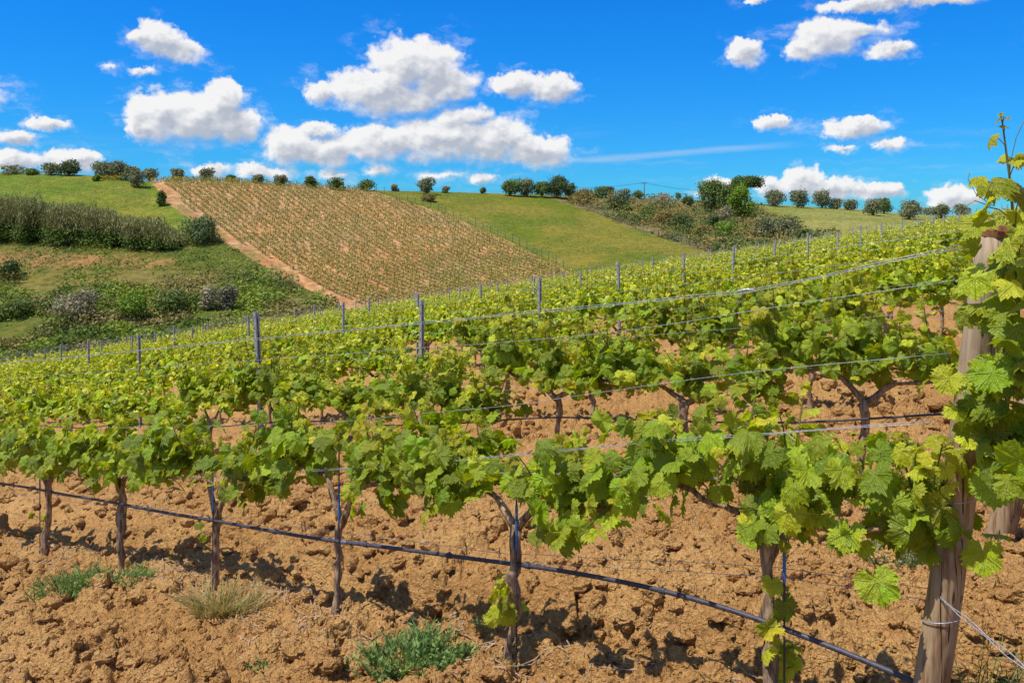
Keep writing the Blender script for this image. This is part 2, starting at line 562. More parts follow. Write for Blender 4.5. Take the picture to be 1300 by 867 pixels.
def soil_mat():
    m, g, out = mat('clay_soil')
    co = g.n('ShaderNodeTexCoord').outputs['Object']
    a = g.noise(co, 1.3, 5.0, 0.6)
    b = g.noise(co, 22.0, 6.0, 0.7)
    d = g.noise(co, 160.0, 3.0, 0.7)
    e = g.noise(co, 5.0, 4.0, 0.6)
    c = g.mix(g.ramp(a, 0.35, 0.65), rgb(0.42, 0.220, 0.066), rgb(0.56, 0.330, 0.115))
    c = g.mix(g.ramp(b, 0.35, 0.72, 0.0, 0.6), c, rgb(0.68, 0.40, 0.155))
    c = g.mix(g.ramp(e, 0.50, 0.78, 0.0, 0.55), c, rgb(0.36, 0.16, 0.055))
    c = g.mix(g.ramp(d, 0.5, 0.8, 0.0, 0.45), c, rgb(0.30, 0.15, 0.06))
    vo = g.n('ShaderNodeTexVoronoi', {'Vector': g.v('ADD', co, g.v('MULTIPLY', g.noise(co, 30.0, 3.0, 0.6, 'Color'), (0.03, 0.03, 0.03))), 'Scale': 48.0})
    vo2 = g.n('ShaderNodeTexVoronoi', {'Vector': co, 'Scale': 125.0})
    h = g.m('ADD', g.m('MULTIPLY', b, 1.0), g.m('MULTIPLY', d, 0.30))
    h = g.m('SUBTRACT', h, g.m('ADD', g.m('MULTIPLY', vo.outputs[0], 0.55), g.m('MULTIPLY', vo2.outputs[0], 0.25)))
    c = g.mix(g.ramp(vo.outputs[0], 0.35, 0.8, 0.0, 0.45), c, rgb(0.33, 0.145, 0.05))
    bp = g.n('ShaderNodeBump', {'Strength': 1.0, 'Distance': 0.030, 'Height': h})
    p = g.n('ShaderNodeBsdfPrincipled', {'Base Color': c, 'Roughness': 0.95, 'Specular IOR Level': 0.1, 'Normal': bp.outputs[0]})
    g.t.links.new(p.outputs[0], out.inputs[0])
    return m


def hill_mat():
    m, g, out = mat('hill_ground')
    c0 = g.n('ShaderNodeVertexColor', layer_name='Col').outputs[0]
    co = g.n('ShaderNodeTexCoord').outputs['Object']
    n1 = g.noise(co, 0.9, 6.0, 0.7)
    n2 = g.noise(co, 0.09, 6.0, 0.65)
    n3 = g.noise(g.v('MULTIPLY', co, (1, .5, 1)), 2.2, 6.0, 0.75)
    c = g.mix(g.ramp(n1, 0.3, 0.7, 0.0, 1.0), g.mix(1.0, c0, rgb(0.66, 0.70, 0.6), 'MULTIPLY'), g.mix(1.0, c0, rgb(1.25, 1.2, 1.1), 'MULTIPLY'))
    c = g.mix(g.ramp(n2, 0.35, 0.65, 0.0, 0.6), c, g.mix(1.0, c, rgb(1.35, 1.1, 0.9), 'MULTIPLY'))
    c = g.mix(g.ramp(n3, 0.35, 0.7, 0.0, 0.5), c, g.mix(1.0, c, rgb(0.6, 0.62, 0.6), 'MULTIPLY'))
    bp = g.n('ShaderNodeBump', {'Strength': 0.8, 'Distance': 0.35, 'Height': g.m('ADD', n1, g.m('MULTIPLY', n3, 0.4))})
    p = g.n('ShaderNodeBsdfPrincipled', {'Base Color': c, 'Roughness': 0.95, 'Specular IOR Level': 0.1, 'Normal': bp.outputs[0]})
    g.t.links.new(p.outputs[0], out.inputs[0])
    return m


M_LEAF = leaf_mat('vine_leaf', trans=0.42, rough=.38, spec=.5)
M_LEAF_FAR = leaf_mat('vine_leaf_distant', trans=0.42, rough=.42, spec=.36, veins=False)
M_TREELEAF = leaf_mat('tree_leaf', trans=0.22, rough=0.6, veins=False, tint=(1.2, 1.2, 0.6), spec=0.2)
M_GRASS = leaf_mat('grass_blade', trans=0.3, rough=0.55, veins=False, tint=(1.2, 1.2, 0.6), spec=0.25)
M_BARK = plain_mat('vine_bark', (0.30, 0.20, 0.12), 0.9, 0, 60, 0.7, (0.35, 0.32, 0.3), 0.9, 0.008, (1, 1, 0.22), spec=0.15)
M_TBARK = plain_mat('tree_bark', (0.16, 0.13, 0.10), 0.9, 0, 6, 0.4, (0.5, 0.5, 0.5), 0.6, 0.05, spec=0.1)
M_STEEL = plain_mat('galvanised_steel', (0.34, 0.36, 0.38), 0.55, 0.3, 40, 0.2, (0.7, 0.7, 0.72), 0.15, 0.001, (1, 1, 0.3))
M_WIRE = plain_mat('galvanised_wire', (0.42, 0.44, 0.47), 0.5, 0.4, 200, 0.25, (0.55, 0.55, 0.6), 0.3, 0.0005)
M_HOSE = plain_mat('black_hose', (0.045, 0.042, 0.055), 0.5, 0, 60, 0.6, (0.7, 0.7, 0.7), 0.15, 0.001, spec=0.35)
M_ROD = plain_mat('dark_rod', (0.07, 0.06, 0.07), 0.6, 0.3, 80, 0.4, (0.6, 0.5, 0.5), 0.3, 0.001)
M_BLUE = plain_mat('blue_plastic', (0.03, 0.14, 0.36), 0.45, 0, 50, 0.3, (0.7, 0.7, 0.7), 0.1, 0.001)
M_TWIG = plain_mat('dry_twig', (0.36, 0.26, 0.17), 0.85, 0, 90, 0.4, (0.5, 0.45, 0.4), 0.5, 0.002, spec=0.15)
M_WOOD = wood_mat()
M_CAP = plain_mat('end_grain', (0.32, 0.15, 0.07), 0.85, 0, 60, 0.4, (0.5, 0.45, 0.4), 0.6, 0.003, (1, 1, 0.2), spec=0.15)
M_SOIL = soil_mat()
M_HILL = hill_mat()
M_ATTR = plain_mat('painted_parts', (0.5, 0.5, 0.5), 0.7, 0, 8, 0.2, (0.7, 0.7, 0.7), 0.1, 0.01, attr=True)

# ------------------------------------------------------------------ terrain
th_in = np.radians(np.linspace(-34, 34, 861))
th_out = np.radians(np.linspace(34, 326, 120)[1:-1])
TH = np.concatenate([th_in, th_out])
rs = [0.3]
while rs[-1] < 1500:
    r = rs[-1]
    if r < 2.0: k = 0.05
    elif r < 8: k = 0.0036
    elif r < 14: k = 0.007
    elif r < 70: k = 0.014
    elif r < 260: k = 0.0062
    else: k = 0.08
    rs.append(r * (1 + k))
RS = np.array(rs)
nr, nth = len(RS), len(TH)
RR, TT = np.meshgrid(RS, TH, indexing='ij')
GX, GY = RR * np.sin(TT), RR * np.cos(TT)
GZ = terr(GX, GY)


def soil_detail(x, y):
    """clods and crumbs of the ploughed clay near the camera"""
    t, q = to_tq(x, y)
    wx = x + 0.10 * (fbm(x * 4, y * 4, 31, 3) - 0.5)
    wy = y + 0.10 * (fbm(x * 4, y * 4, 47, 3) - 0.5)
    h = 0.0
    patch = sstep(fbm(x * 1.1, y * 1.1, 3, 3), 0.32, 0.62)
    for s, amp, seed, gate in ((3.2, 0.060, 60, .55), (6.5, 0.040, 61, .45), (12.0, 0.026, 62, .30), (24.0, 0.015, 63, .2), (46.0, 0.009, 64, .1)):
        f, cid = worley(wx * s, wy * s, seed)
        lump = np.clip((0.66 - f) / 0.38, 0, 1)
        lump = lump * (2 - lump) * (0.8 + 0.4 * vnoise(wx * s * 3.1, wy * s * 3.1, seed + 9))
        h = h + amp * lump * sstep(cid, gate, gate + 0.35) * (0.45 + 0.55 * patch)
    f, _ = worley(wx * 9, wy * 9, 77)
    h = h - 0.020 * sstep(f, 0.45, 0.75) * patch
    h = h + 0.06 * (fbm(x * 5, y * 5, 90, 5, 0.62) - 0.5) + 0.030 * (fbm(x * 34, y * 34, 95, 3, .7) - 0.5)
    rg = 1 - np.abs(2 * fbm(wx * 14, wy * 14, 140, 4, .65) - 1)
    h = h + 0.022 * (rg - 0.7)
    # the plough has left a broken furrow just behind each row and a low bank between rows
    ph = (q - Q0) % RSP
    fur = np.exp(-((ph - 0.42) / 0.17) ** 2)
    brk = sstep(fbm(t * 1.3, q * 0.7, 13, 3), 0.36, 0.58)
    h = h - 0.21 * fur * brk + 0.07 * np.exp(-((ph - 1.15) / 0.45) ** 2) - 0.05
    h = h + 0.05 * np.exp(-((ph - 0.05) / 0.14) ** 2)
    # hollow in front of the camera-side row
    h = h + np.where(q < Q0 - 0.2, 0.05 * (fbm(x * 1.6, y * 1.6, 8, 3) - 0.5), 0)
    return h


near_m = RR < 30
det = np.zeros_like(GZ)
det[near_m] = soil_detail(GX[near_m], GY[near_m]) * (1 - sstep(RR[near_m], 12, 30))
GZ = GZ + det


def ground(x, y):
    x = np.atleast_1d(np.asarray(x, float))
    y = np.atleast_1d(np.asarray(y, float))
    r = np.hypot(x, y)
    return terr(x, y) + np.where(r < 30, soil_detail(x, y) * (1 - sstep(r, 12, 30)), 0)


# photo pixel at which each point is seen decides what grows there
Ze_, U_ = zeff(GX, GY)
PX = U_ + 650
PY = YH - (GZ - CAMZ) * F / Ze_
JX = PX + 5 * (fbm(GX * .25, GY * .25, 201, 4) - .5)
JY = PY + 5 * (fbm(GX * .25, GY * .25, 207, 4) - .5)
beyond_ze = Ze_ > np.interp(U_, ZE_U, ZE_V) + 1.0
TRL_Y = [200, 232, 262, 310, 350, 385, 480]
TRL_X = [168, 191, 218, 289, 355, 426, 646]     # lower left edge of the track
TRR_X = [180, 205, 235, 306, 380, 448, 680]     # vineyard edge of the track
BND_Y = [200, 240, 270, 305, 345, 480]
BND_X = [400, 466, 560, 640, 722, 1050]         # brown field against the meadow
BNK_Y = [200, 252, 262, 275, 300, 322, 480]
BNK_X = [600, 700, 728, 765, 830, 905, 1400]    # meadow against the scrub bank
tl = np.interp(JY, TRL_Y, TRL_X)
tr_ = np.interp(JY, TRL_Y, TRR_X)
bn = np.interp(JY, BND_Y, BND_X)
bk = np.interp(JY, BNK_Y, BNK_X)
bk2 = np.interp(JY, [200, 255, 264, 290, 302, 480], [820, 890, 965, 1020, 1060, 1800])
hd_top = np.interp(JX, [0, 100, 230], [262, 275, 300])
zc_ = 205 + 25 * np.sin(U_ / 300.0)
over = Ze_ > zc_ + 3
C = np.zeros(GX.shape + (3,))
reg = np.zeros(GX.shape, int)       # 0 soil 1 left slope 2 track 3 brown field 4 meadow 5 bank
left = JX < tl
reg[beyond_ze & left] = 1
reg[beyond_ze & ~left & (JX < tr_)] = 2
reg[beyond_ze & (JX >= tr_) & (JX < bn)] = 3
reg[beyond_ze & (JX >= bn) & (JX < bk)] = 4
reg[beyond_ze & (JX >= bk) & (JX < bk2)] = 5
reg[beyond_ze & (JX >= np.maximum(bk2, bk))] = 4
upper_left = left & beyond_ze & (JY < hd_top)
reg[upper_left] = 4
n_a = fbm(GX * .12, GY * .12, 300, 4)[..., None]
n_b = fbm(GX * .5, GY * .5, 310, 4)[..., None]


def lerp(a, b, w):
    return np.asarray(a) * (1 - w) + np.asarray(b) * w


rough = lerp((0.105, 0.130, 0.022), (0.185, 0.160, 0.045), sstep(n_a, .35, .65))
rough = lerp(rough, (0.05, 0.085, 0.012), 0.6 * sstep(n_b, .5, .7))
bare = np.exp(-((JY - 331) / 13) ** 2) * sstep(JX, 240, 60) * 1.0 + 0.55 * np.exp(-((JY - 336) / 8) ** 2) * np.exp(-((JX - 200) / 70) ** 2) + .35 * np.exp(-((JY - 380) / 14) ** 2) * np.exp(-((JX - 350) / 40) ** 2)
bare = np.clip(bare[..., None] * 2.2 - 1.6 + 2.0 * fbm(GX * .35, GY * .7, 333, 4)[..., None], 0, 1)
rough = lerp(rough, (0.36, 0.19, 0.09), bare * .7)
C[reg == 1] = rough[reg == 1]
trk = lerp((0.37, 0.19, 0.09), (0.50, 0.31, 0.17), sstep(n_b, .35, .7))
trk = lerp(trk, (0.20, 0.18, 0.06), .7 * sstep(fbm(GX * .45, GY * .2, 350, 4), .53, .66)[..., None])
C[reg == 2] = trk[reg == 2]
brn = lerp((0.41, 0.24, 0.12), (0.48, 0.30, 0.155), sstep(n_b, .4, .7))
brn = lerp(brn, (0.38, 0.19, 0.09), (0.65 * sstep(JY, 285, 350) * sstep(n_a[..., 0], .25, .6))[..., None])
C[reg == 3] = brn[reg == 3]
mead = lerp((0.115, 0.155, 0.013), (0.20, 0.185, 0.028), sstep(n_a, .35, .7))
mleft = lerp((0.120, 0.180, 0.018), (0.19, 0.21, 0.032), sstep(n_a, .35, .7))
mright = lerp((0.20, 0.225, 0.05), (0.26, 0.26, 0.085), sstep(n_a, .35, .7))
k4 = reg == 4
C[k4] = mead[k4]
C[k4 & (JX < 260)] = mleft[k4 & (JX < 260)]
C[k4 & (JX > 900)] = mright[k4 & (JX > 900)]
bnk = lerp((0.10, 0.10, 0.03), (0.22, 0.17, 0.09), sstep(n_b, .35, .7))
C[reg == 5] = bnk[reg == 5]
C[over] = (0.10, 0.14, 0.03)
reg[over] = 4
verge = (reg == 0) & (Ze_ > np.interp(U_, ZE_U, ZE_V) + 1)
C[verge] = rough[verge]

V = np.stack([GX, GY, GZ], -1).reshape(-1, 3)
Cf = C.reshape(-1, 3)
ii, jj = np.meshgrid(np.arange(nr - 1), np.arange(nth), indexing='ij')
a0 = ii * nth + jj
a1 = ii * nth + (jj + 1) % nth
quads = np.stack([a0, a1, a1 + nth, a0 + nth], -1)
freg = reg[:-1, :]
names = {0: 'soil', 1: 'hillside', 2: 'dirt_track', 3: 'vineyard_hill', 4: 'meadow', 5: 'scrub_bank'}
for rid, nm in names.items():
    q_ = quads[freg == rid]
    if not len(q_):
        continue
    used, inv = np.unique(q_.ravel(), return_inverse=True)
    me = mesh_np(nm, V[used], None, M_SOIL if rid == 0 else M_HILL, Cf[used], None, True, None, inv.reshape(-1, 4)[:, ::-1])
    struct(nm, me)

# loose clods lying on the ploughed soil
import bmesh
bm = bmesh.new()
bmesh.ops.create_icosphere(bm, subdivisions=2, radius=1.0)
ico_v = np.array([v.co[:] for v in bm.verts])
ico_t = np.array([[v.index for v in f.verts] for f in bm.faces])
bm.free()
bm = bmesh.new()
bmesh.ops.create_icosphere(bm, subdivisions=3, radius=1.0)
ico3_v = np.array([v.co[:] for v in bm.verts])
ico3_t = np.array([[v.index for v in f.verts] for f in bm.faces])
bm.free()


def clod(rr, iv):
    v = iv.copy()
    for k in range(7):      # planes that cut flats into the lump
        d = rr.normal(size=3)
        d /= np.linalg.norm(d)
        h = rr.uniform(.45, .85)
        ov = v @ d - h
        v = v - np.where(ov > 0, ov, 0)[:, None] * d * rr.uniform(.7, 1)
    v += 0.07 * rr.normal(size=v.shape)
    return v * rr.uniform(.7, 1.2, 3) * (1, 1, .75)


cl = MB()
tm = [clod(rng, ico_v) for _ in range(12)]
tmh = [clod(rng, ico3_v) for _ in range(8)]
NC = 17000
cZ = 1.9 * np.exp(rng.uniform(0, 1.75, NC))
cX = rng.uniform(-760, 800, NC) / F * cZ
cG = ground(cX, cZ)
cP = fbm(cX * 1.1, cZ * 1.1, 3, 3) > .52
cS = (0.0045 + 0.036 * rng.random(NC) ** 4.5) * (1 + .12 * (cZ - 2)) * np.where(cP, 1.4, 1)
cS[:140] = rng.uniform(.035, .062, 140)
cG[:140] -= .012
for i in range(NC):
    s = cS[i]
    hi = s > 0.016 and cZ[i] < 5
    v = (tmh[rng.integers(8)] if hi else tm[rng.integers(12)])
    a = rng.uniform(0, 6.28)
    R = np.array([[math.cos(a), -math.sin(a), 0], [math.sin(a), math.cos(a), 0], [0, 0, 1]])
    cl.add(v @ R.T * s + (cX[i], cZ[i], cG[i] + s * .22), ico3_t if hi else ico_t)
struct('soil_clods', cl.mesh('soil_clods', M_SOIL, False), 'stuff')

# ------------------------------------------------------------------ grape leaf templates
def leaf_template(npt, teeth, curl, fold, seed):
    rr = np.random.default_rng(seed)
    ka = np.array([0, 24, 50, 80, 110, 142, 166, 180.])
    kr = np.array([1.0, .74, .92, .70, .80, .66, .56, .12]) * np.array([1, rr.uniform(.92, 1.1), 1, rr.uniform(.92, 1.1), 1, 1, 1, 1])
    ang = np.linspace(-180, 180, npt, endpoint=False)
    r = np.interp(np.abs(ang), ka, kr)
    if teeth:
        r = r * (1 + teeth * np.where(np.arange(npt) % 2 == 0, 1, -1)) * (1 + 0.04 * rr.normal(size=npt))
    a = np.radians(ang)
    rings = [1.0, 0.6, 0.3] if npt > 20 else [1.0]
    V = []
    for f in rings:
        rf = r * f if f == 1 else np.interp(np.abs(ang), ka, kr * .8 + .2 * .7) * f * (0.85 if f < .5 else .92)
        V.append(np.stack([rf * np.sin(a), rf * np.cos(a)], -1))
    V.append(np.zeros((1, 2)))
    xy = np.concatenate(V)
    R = np.hypot(xy[:, 0], xy[:, 1])
    A = np.arctan2(xy[:, 0], xy[:, 1])
    z = -curl * R ** 2 + fold * np.abs(xy[:, 0]) * .9
    z += 0.10 * R * np.cos(A * 5.0 + rr.uniform(-.6, .6)) * (npt > 10)
    z += 0.09 * R * np.sin(A * 3 + rr.uniform(0, 6)) + 0.08 * R ** 2 * np.sin(A * 2 + rr.uniform(0, 6))
    z += (R > .8) * 0.05 * rr.normal(size=len(R)) * (npt > 20)
    xy = xy * np.array([rr.uniform(.88, 1.1), 1.0]) + np.column_stack([0.08 * xy[:, 1] ** 2 * rr.normal(), np.zeros(len(xy))]) if npt > 20 else xy
    V = np.column_stack([xy, z])
    n = npt
    j = np.arange(n)
    T = []
    for k in range(len(rings) - 1):
        o, i = k * n, (k + 1) * n
        T.append(np.stack([o + j, i + j, o + (j + 1) % n], -1))
        T.append(np.stack([o + (j + 1) % n, i + j, i + (j + 1) % n], -1))
    o = (len(rings) - 1) * n
    T.append(np.stack([o + j, np.full(n, len(V) - 1), o + (j + 1) % n], -1))
    T = np.concatenate(T)[:, ::-1]
    return V, T, xy * 0.5 + 0.5


HI = [leaf_template(52, .075, c, f, s) for c, f, s in ((.28, .18, 1), (.42, .05, 2), (.18, -.22, 3), (.5, .25, 4), (.1, .3, 5), (.6, .1, 6), (.35, .4, 7), (.15, .1, 8), (.45, -.15, 9))]
MID = [leaf_template(15, 0, c, f, s) for c, f, s in ((.3, .2, 1), (.42, .05, 2), (.18, -.2, 3))]
LOW = [leaf_template(6, 0, c, f, s) for c, f, s in ((.3, .2, 1), (.42, .0, 2))]
QUAD = (np.array([[-.5, -.5, 0], [.5, -.5, .05], [.5, .5, 0], [-.5, .5, .08]], float), np.array([[0, 1, 2], [0, 2, 3]]), np.zeros((4, 2)))
TRI = (np.array([[-.45, -.4, 0], [.5, -.3, 0.05], [0, .6, 0]], float), np.array([[0, 1, 2]]), np.zeros((3, 2)))

SUNL = np.array(sun_dir)


def leaf_cols(rr, n, young):
    """young 0..1 per leaf: old leaves mid green, tips yellow green"""
    base = np.array([0.250, 0.365, 0.008])
    yg = np.array([0.570, 0.600, 0.030])
    c = base[None] + (yg - base)[None] * np.clip(young, 0, 1)[:, None]
    c = c * rr.uniform(.55, 1.32, (n, 1)) * rr.uniform(.92, 1.08, (n, 3))
    return c


def add_leaves(mb, rr, pos, out, size, young, tmpls, droop=0.9, sunl=None):
    """pos (n,3), out (n,3) outward vectors"""
    n = len(pos)
    sunv = SUNL if sunl is None else sunl
    nrm = 0.38 * sunv[None] + 0.75 * out + np.array([0, 0, .22])[None] + 0.55 * rr.normal(size=(n, 3))
    tip = out * .6 + np.array([0, 0, -droop])[None] + 0.55 * rr.normal(size=(n, 3))
    cols = leaf_cols(rr, n, young)
    which = rr.integers(len(tmpls), size=n)
    for k in range(len(tmpls)):
        w = which == k
        if w.any():
            v, t, c, u = spread(tmpls[k], pos[w], nrm[w], tip[w], size[w], cols[w])
            mb.add(v, t, c, u)


LSUN = np.array([SUNL[0] * DX + SUNL[1] * DY, -SUNL[0] * DY + SUNL[1] * DX, SUNL[2]])   # sun in the rows' own frame


def foliage(rr, lod, ns=15, spread_x=.56, hmul=1.0, base=.66, leafsz=.056, centre=True, hang=.14, low=1.0):
    """shoots with leaves along the cordon, local x along the row"""
    mb = MB()
    tm_ = (HI, MID, LOW)[lod]
    clump = True
    cc_ = [-.36 + rr.normal() * .06, rr.normal() * .05, .36 + rr.normal() * .06] if centre else [-.34, .33, .36]
    pos, out, size, yg = [], [], [], []
    for i in range(ns):
        x = -spread_x + 2 * spread_x * (i + rr.uniform(0, 1)) / ns
        if clump:
            cxn = cc_[int(np.argmin(np.abs(np.array(cc_) - x)))]
            x = x + (cxn - x) * rr.uniform(.1, .65)
        L = (.13 + .30 * rr.random() ** 1.6) * hmul
        side = rr.choice([-1, 1])
        lean = np.array([rr.normal() * .22, side * rr.uniform(.05, .45), 1.0])
        droopy = rr.random() < .22
        if droopy:
            lean = np.array([rr.normal() * .3, side * .9, .35])
            L *= .75
        p0 = np.array([x, rr.normal() * .02, base + rr.uniform(0, .10)])
        npt = 6
        tt_ = np.linspace(0, 1, npt)
        cur = p0 + lean[None] / np.linalg.norm(lean) * (tt_ * L)[:, None] + np.array([0, 0, -1])[None] * ((tt_ ** 2) * (.16 if droopy else .02))[:, None]
        cur += np.cumsum(rr.normal(size=(npt, 3)) * .006, axis=0)
        if lod < 2:
            mb.tube(cur, np.linspace(.0045, .002, npt), 4 if lod else 6, (0.17, 0.22, 0.04), 1, cap=False)
        nl = max(6, int(L / .034)) if lod < 2 else max(4, int(L / .065))
        for j in range(nl):
            f = (j + .3 + rr.uniform(0, .4)) / nl
            c = np.array([np.interp(f, tt_, cur[:, k]) for k in range(3)])
            ang = (j % 2) * math.pi + rr.normal() * .7 + i
            d = np.array([math.cos(ang), math.sin(ang), .25])
            pl = rr.uniform(.03, .09) * (1.15 - .6 * f)
            lp = c + d * pl
            if lod == 0:
                mb.tube([c, c + d * pl * .5 + (0, 0, .008), lp], .0016, 4, (0.25, 0.22, 0.05), 1, cap=False)
            pos.append(lp)
            o = d * .7 + np.array([0, np.sign(lp[1] + 1e-3) * .5, 0])
            out.append(o)
            s = leafsz * rr.uniform(.55, 1.30) * (1.12 - .62 * max(0, f - .35) / .65)
            size.append(s * (1.25 if lod == 2 else 1))
            yg.append(np.clip((f - .35) * 1.4 + rr.normal() * .25 + .25, 0, 1))
        if lod < 2 and not droopy:       # tight curled tip
            for j in range(3):
                pos.append(cur[-1] + rr.normal(size=3) * .012)
                out.append(np.array([rr.normal(), rr.normal(), 1.0]))
                size.append(leafsz * rr.uniform(.22, .4))
                yg.append(1.15)
    # leaves that hang low around the cordon
    nlow = int(ns * low * (5.6 if lod < 2 else 3.0))
    for j in range(nlow):
        a = rr.choice([-1, 1])
        cxn = cc_[int(rr.integers(3))]
        lx = np.clip(cxn + rr.normal() * .15, -spread_x - .05, spread_x + .05)
        dep = hang * math.exp(-((lx - cxn) / .16) ** 2)
        pos.append(np.array([lx, a * rr.uniform(.02, .19), base + .03 - dep * rr.random() ** .6 + .26 * rr.random() ** 1.3]))
        out.append(np.array([rr.normal() * .3, a * 1.0, .1]))
        size.append(leafsz * rr.uniform(.8, 1.35) * (1.25 if lod == 2 else 1))
        yg.append(np.clip(rr.normal() * .15 + .08, 0, 1))
    add_leaves(mb, rr, np.array(pos), np.array(out), np.array(size), np.array(yg), tm_, 1.0, LSUN)
    return mb


def wob(rr, a, b, n, amp):
    a, b = np.asarray(a, float), np.asarray(b, float)
    t = np.linspace(0, 1, n)[:, None]
    P = a + (b - a) * t
    j = np.cumsum(rr.normal(size=(n, 3)), axis=0)
    j -= j[:1] + (j[-1:] - j[:1]) * t
    return P + j * amp


def trunk_parts(rr, base_off=(0, 0), head=(0, 0, .60), r=.024, fork=True, lod=0):
    """trunk, two canes (local frame, local x along the row)"""
    n = 14 if lod == 0 else 6
    k = 12 if lod == 0 else 6
    tr = MB()
    P = wob(rr, (base_off[0], base_off[1], -.08), head, n, .0095 if lod == 0 else .010)
    rad = np.interp(np.linspace(0, 1, n), [0, .12, .3, .85, 1], [r * 1.35, r * 1.1, r * .9, r * .95, r * 1.25])
    rad = rad * .95 * (1 + .15 * rr.normal(size=n))
    tr.tube(P, rad, k, rough=.24 if lod == 0 else 0, seed=int(rr.integers(1e6)))
    canes = []
    for s in (-1, 1):
        c = MB()
        m = 10 if lod == 0 else 4
        hx, hy, hz = head
        mid = np.array([hx + s * rr.uniform(.09, .15), hy, max(hz + rr.uniform(.03, .07), .655)])
        end = np.array([s * rr.uniform(.46, .55), 0, .72 + rr.uniform(-.02, .02)])
        A = wob(rr, (hx, hy, hz - .02), mid, 4, .002)
        B = wob(rr, mid, end, m, .006)
        P = np.concatenate([A[:-1], B])
        c.tube(P, np.interp(np.linspace(0, 1, len(P)), [0, .3, 1], [r * .85, r * .55, r * .32]), 8 if lod == 0 else 5, rough=.12, seed=int(rr.integers(1e6)))
        canes.append(c)
    return tr, canes


def stake_mesh(h=.82, blue=True):
    s = MB()
    s.tube([(0, 0, -.05), (0, 0, h)], .0035, 6, mi=0)
    if blue:
        s.tube([(0, 0, .48), (0, 0, .66)], .0055, 6, mi=1)
    return s.mesh('stake', [M_ROD, M_BLUE])


STAKE = stake_mesh()
ORD = ['zeroth', 'first', 'second', 'third', 'fourth', 'fifth', 'sixth', 'seventh', 'eighth', 'ninth', 'tenth', 'eleventh', 'twelfth',
       'thirteenth', 'fourteenth', 'fifteenth', 'sixteenth', 'seventeenth', 'eighteenth', 'nineteenth', 'twentieth', 'twenty-first',
       'twenty-second', 'twenty-third', 'twenty-fourth', 'twenty-fifth', 'twenty-sixth', 'twenty-seventh', 'twenty-eighth', 'twenty-ninth', 'thirtieth']


def ordn(k):
    return ORD[k] if k < len(ORD) else '%dth' % k


# ------------------------------------------------------------------ the front row, vine by vine
FRONT = [   # t offset index, head offset along row, trunk radius, seed, sucker heights, label
    (0, dict(head=(.02, .0, .60), r=.022, base_off=(-.03, 0)), [.12, .18, .27, .33, .40], 'front-row grapevine nearest the leaning end post, its trunk cut by the bottom edge, low suckers'),
    (1, dict(head=(-.01, .0, .57), r=.022, base_off=(.0, 0)), [.20, .26, .32], 'front-row grapevine with leafy sucker halfway up its trunk behind green weeds'),
    (2, dict(head=(-.02, .0, .47), r=.022, base_off=(.03, 0)), [], 'front-row grapevine with bare Y-shaped fork, rod beside its straight trunk'),
    (3, dict(head=(-.02, .0, .43), r=.021, base_off=(.03, 0)), [.38], 'front-row grapevine with wide open fork above the dry grass tuft'),
    (4, dict(head=(.0, .0, .58), r=.025, base_off=(-.03, 0)), [], 'front-row grapevine with dark straight trunk, second in from the left edge'),
    (5, dict(head=(.0, .0, .60), r=.028, base_off=(.02, 0)), [.25], 'front-row grapevine with thick dark trunk at the left edge'),
    (6, dict(head=(.0, .0, .60), r=.025), [], 'front-row grapevine beyond the left edge, only a few of its leaves in view'),
]
for j, kw, suck, lab in FRONT:
    rr = np.random.default_rng(100 + j)
    t = 1.19 + VSP * j
    x, y = tq(t, Q0)
    z = float(ground(x, y)[0])
    root = thing('grapevine', lab, 'grapevine', (x, y, z), ROWYAW, 'grapevines of the front row')
    tr, canes = trunk_parts(rr, **kw)
    link('trunk', tr.mesh('trunk', M_BARK, True), root)
    for c in canes:
        link('cane', c.mesh('cane', M_BARK, True), root)
    fo = foliage(rr, 0, ns=28 if j < 2 else 24, hmul=.95 if j < 2 else .80, base=.67 if j else .69, centre=j not in (1, 2, 3), low=1.0 if j < 2 else .9)
    link('foliage', fo.mesh('foliage', [M_LEAF, M_LEAF], False), root)
    if suck:
        for h in suck:
            mb = MB()
            n = 4
            pos = np.array([kw['base_off'][0] if 'base_off' in kw else 0, .04, h]) + rr.normal(size=(n, 3)) * (.03, .03, .025)
            out = np.column_stack([rr.normal(size=n) * .5, np.full(n, .8), np.full(n, .1)])
            add_leaves(mb, rr, pos, out, rr.uniform(.026, .05, n), rr.uniform(.3, .9, n), HI, 1.0, LSUN)
            mb.tube([pos[0] - (0, .03, .03), pos[0], pos.mean(0), pos[1], pos[2], pos[3]], .0014, 4, (0.25, 0.28, 0.05), 0, cap=False)
            link('sucker', mb.mesh('sucker', [M_LEAF], False), root)
    if j in (0, 1, 2, 3, 5):
        link('stake', STAKE, root, (-.04 if j != 5 else .05, .035, 0))

# vine at the very end of the row, its trunk outside the picture, its shoots round the end post
rr = np.random.default_rng(77)
x0, y0 = tq(0.06, Q0)
z0 = float(ground(x0, y0)[0])
root = thing('grapevine', 'tall grapevine climbing past the top of the end post at the right edge', 'grapevine', (x0, y0, z0), ROWYAW, 'grapevines of the front row')
tr, canes = trunk_parts(rr)
link('trunk', tr.mesh('trunk', M_BARK, True), root)
for c in canes:
    link('cane', c.mesh('cane', M_BARK, True), root)


def pxw(px, py, Z):
    return np.array([(px - 650) / F * Z, Z, CAMZ + (YH - py) / F * Z])


mb = MB()


def loc_of(p):
    dx, dy = p[0] - x0, p[1] - y0
    c, s = math.cos(-ROWYAW), math.sin(-ROWYAW)
    return np.array([c * dx - s * dy, s * dx + c * dy, p[2] - z0])


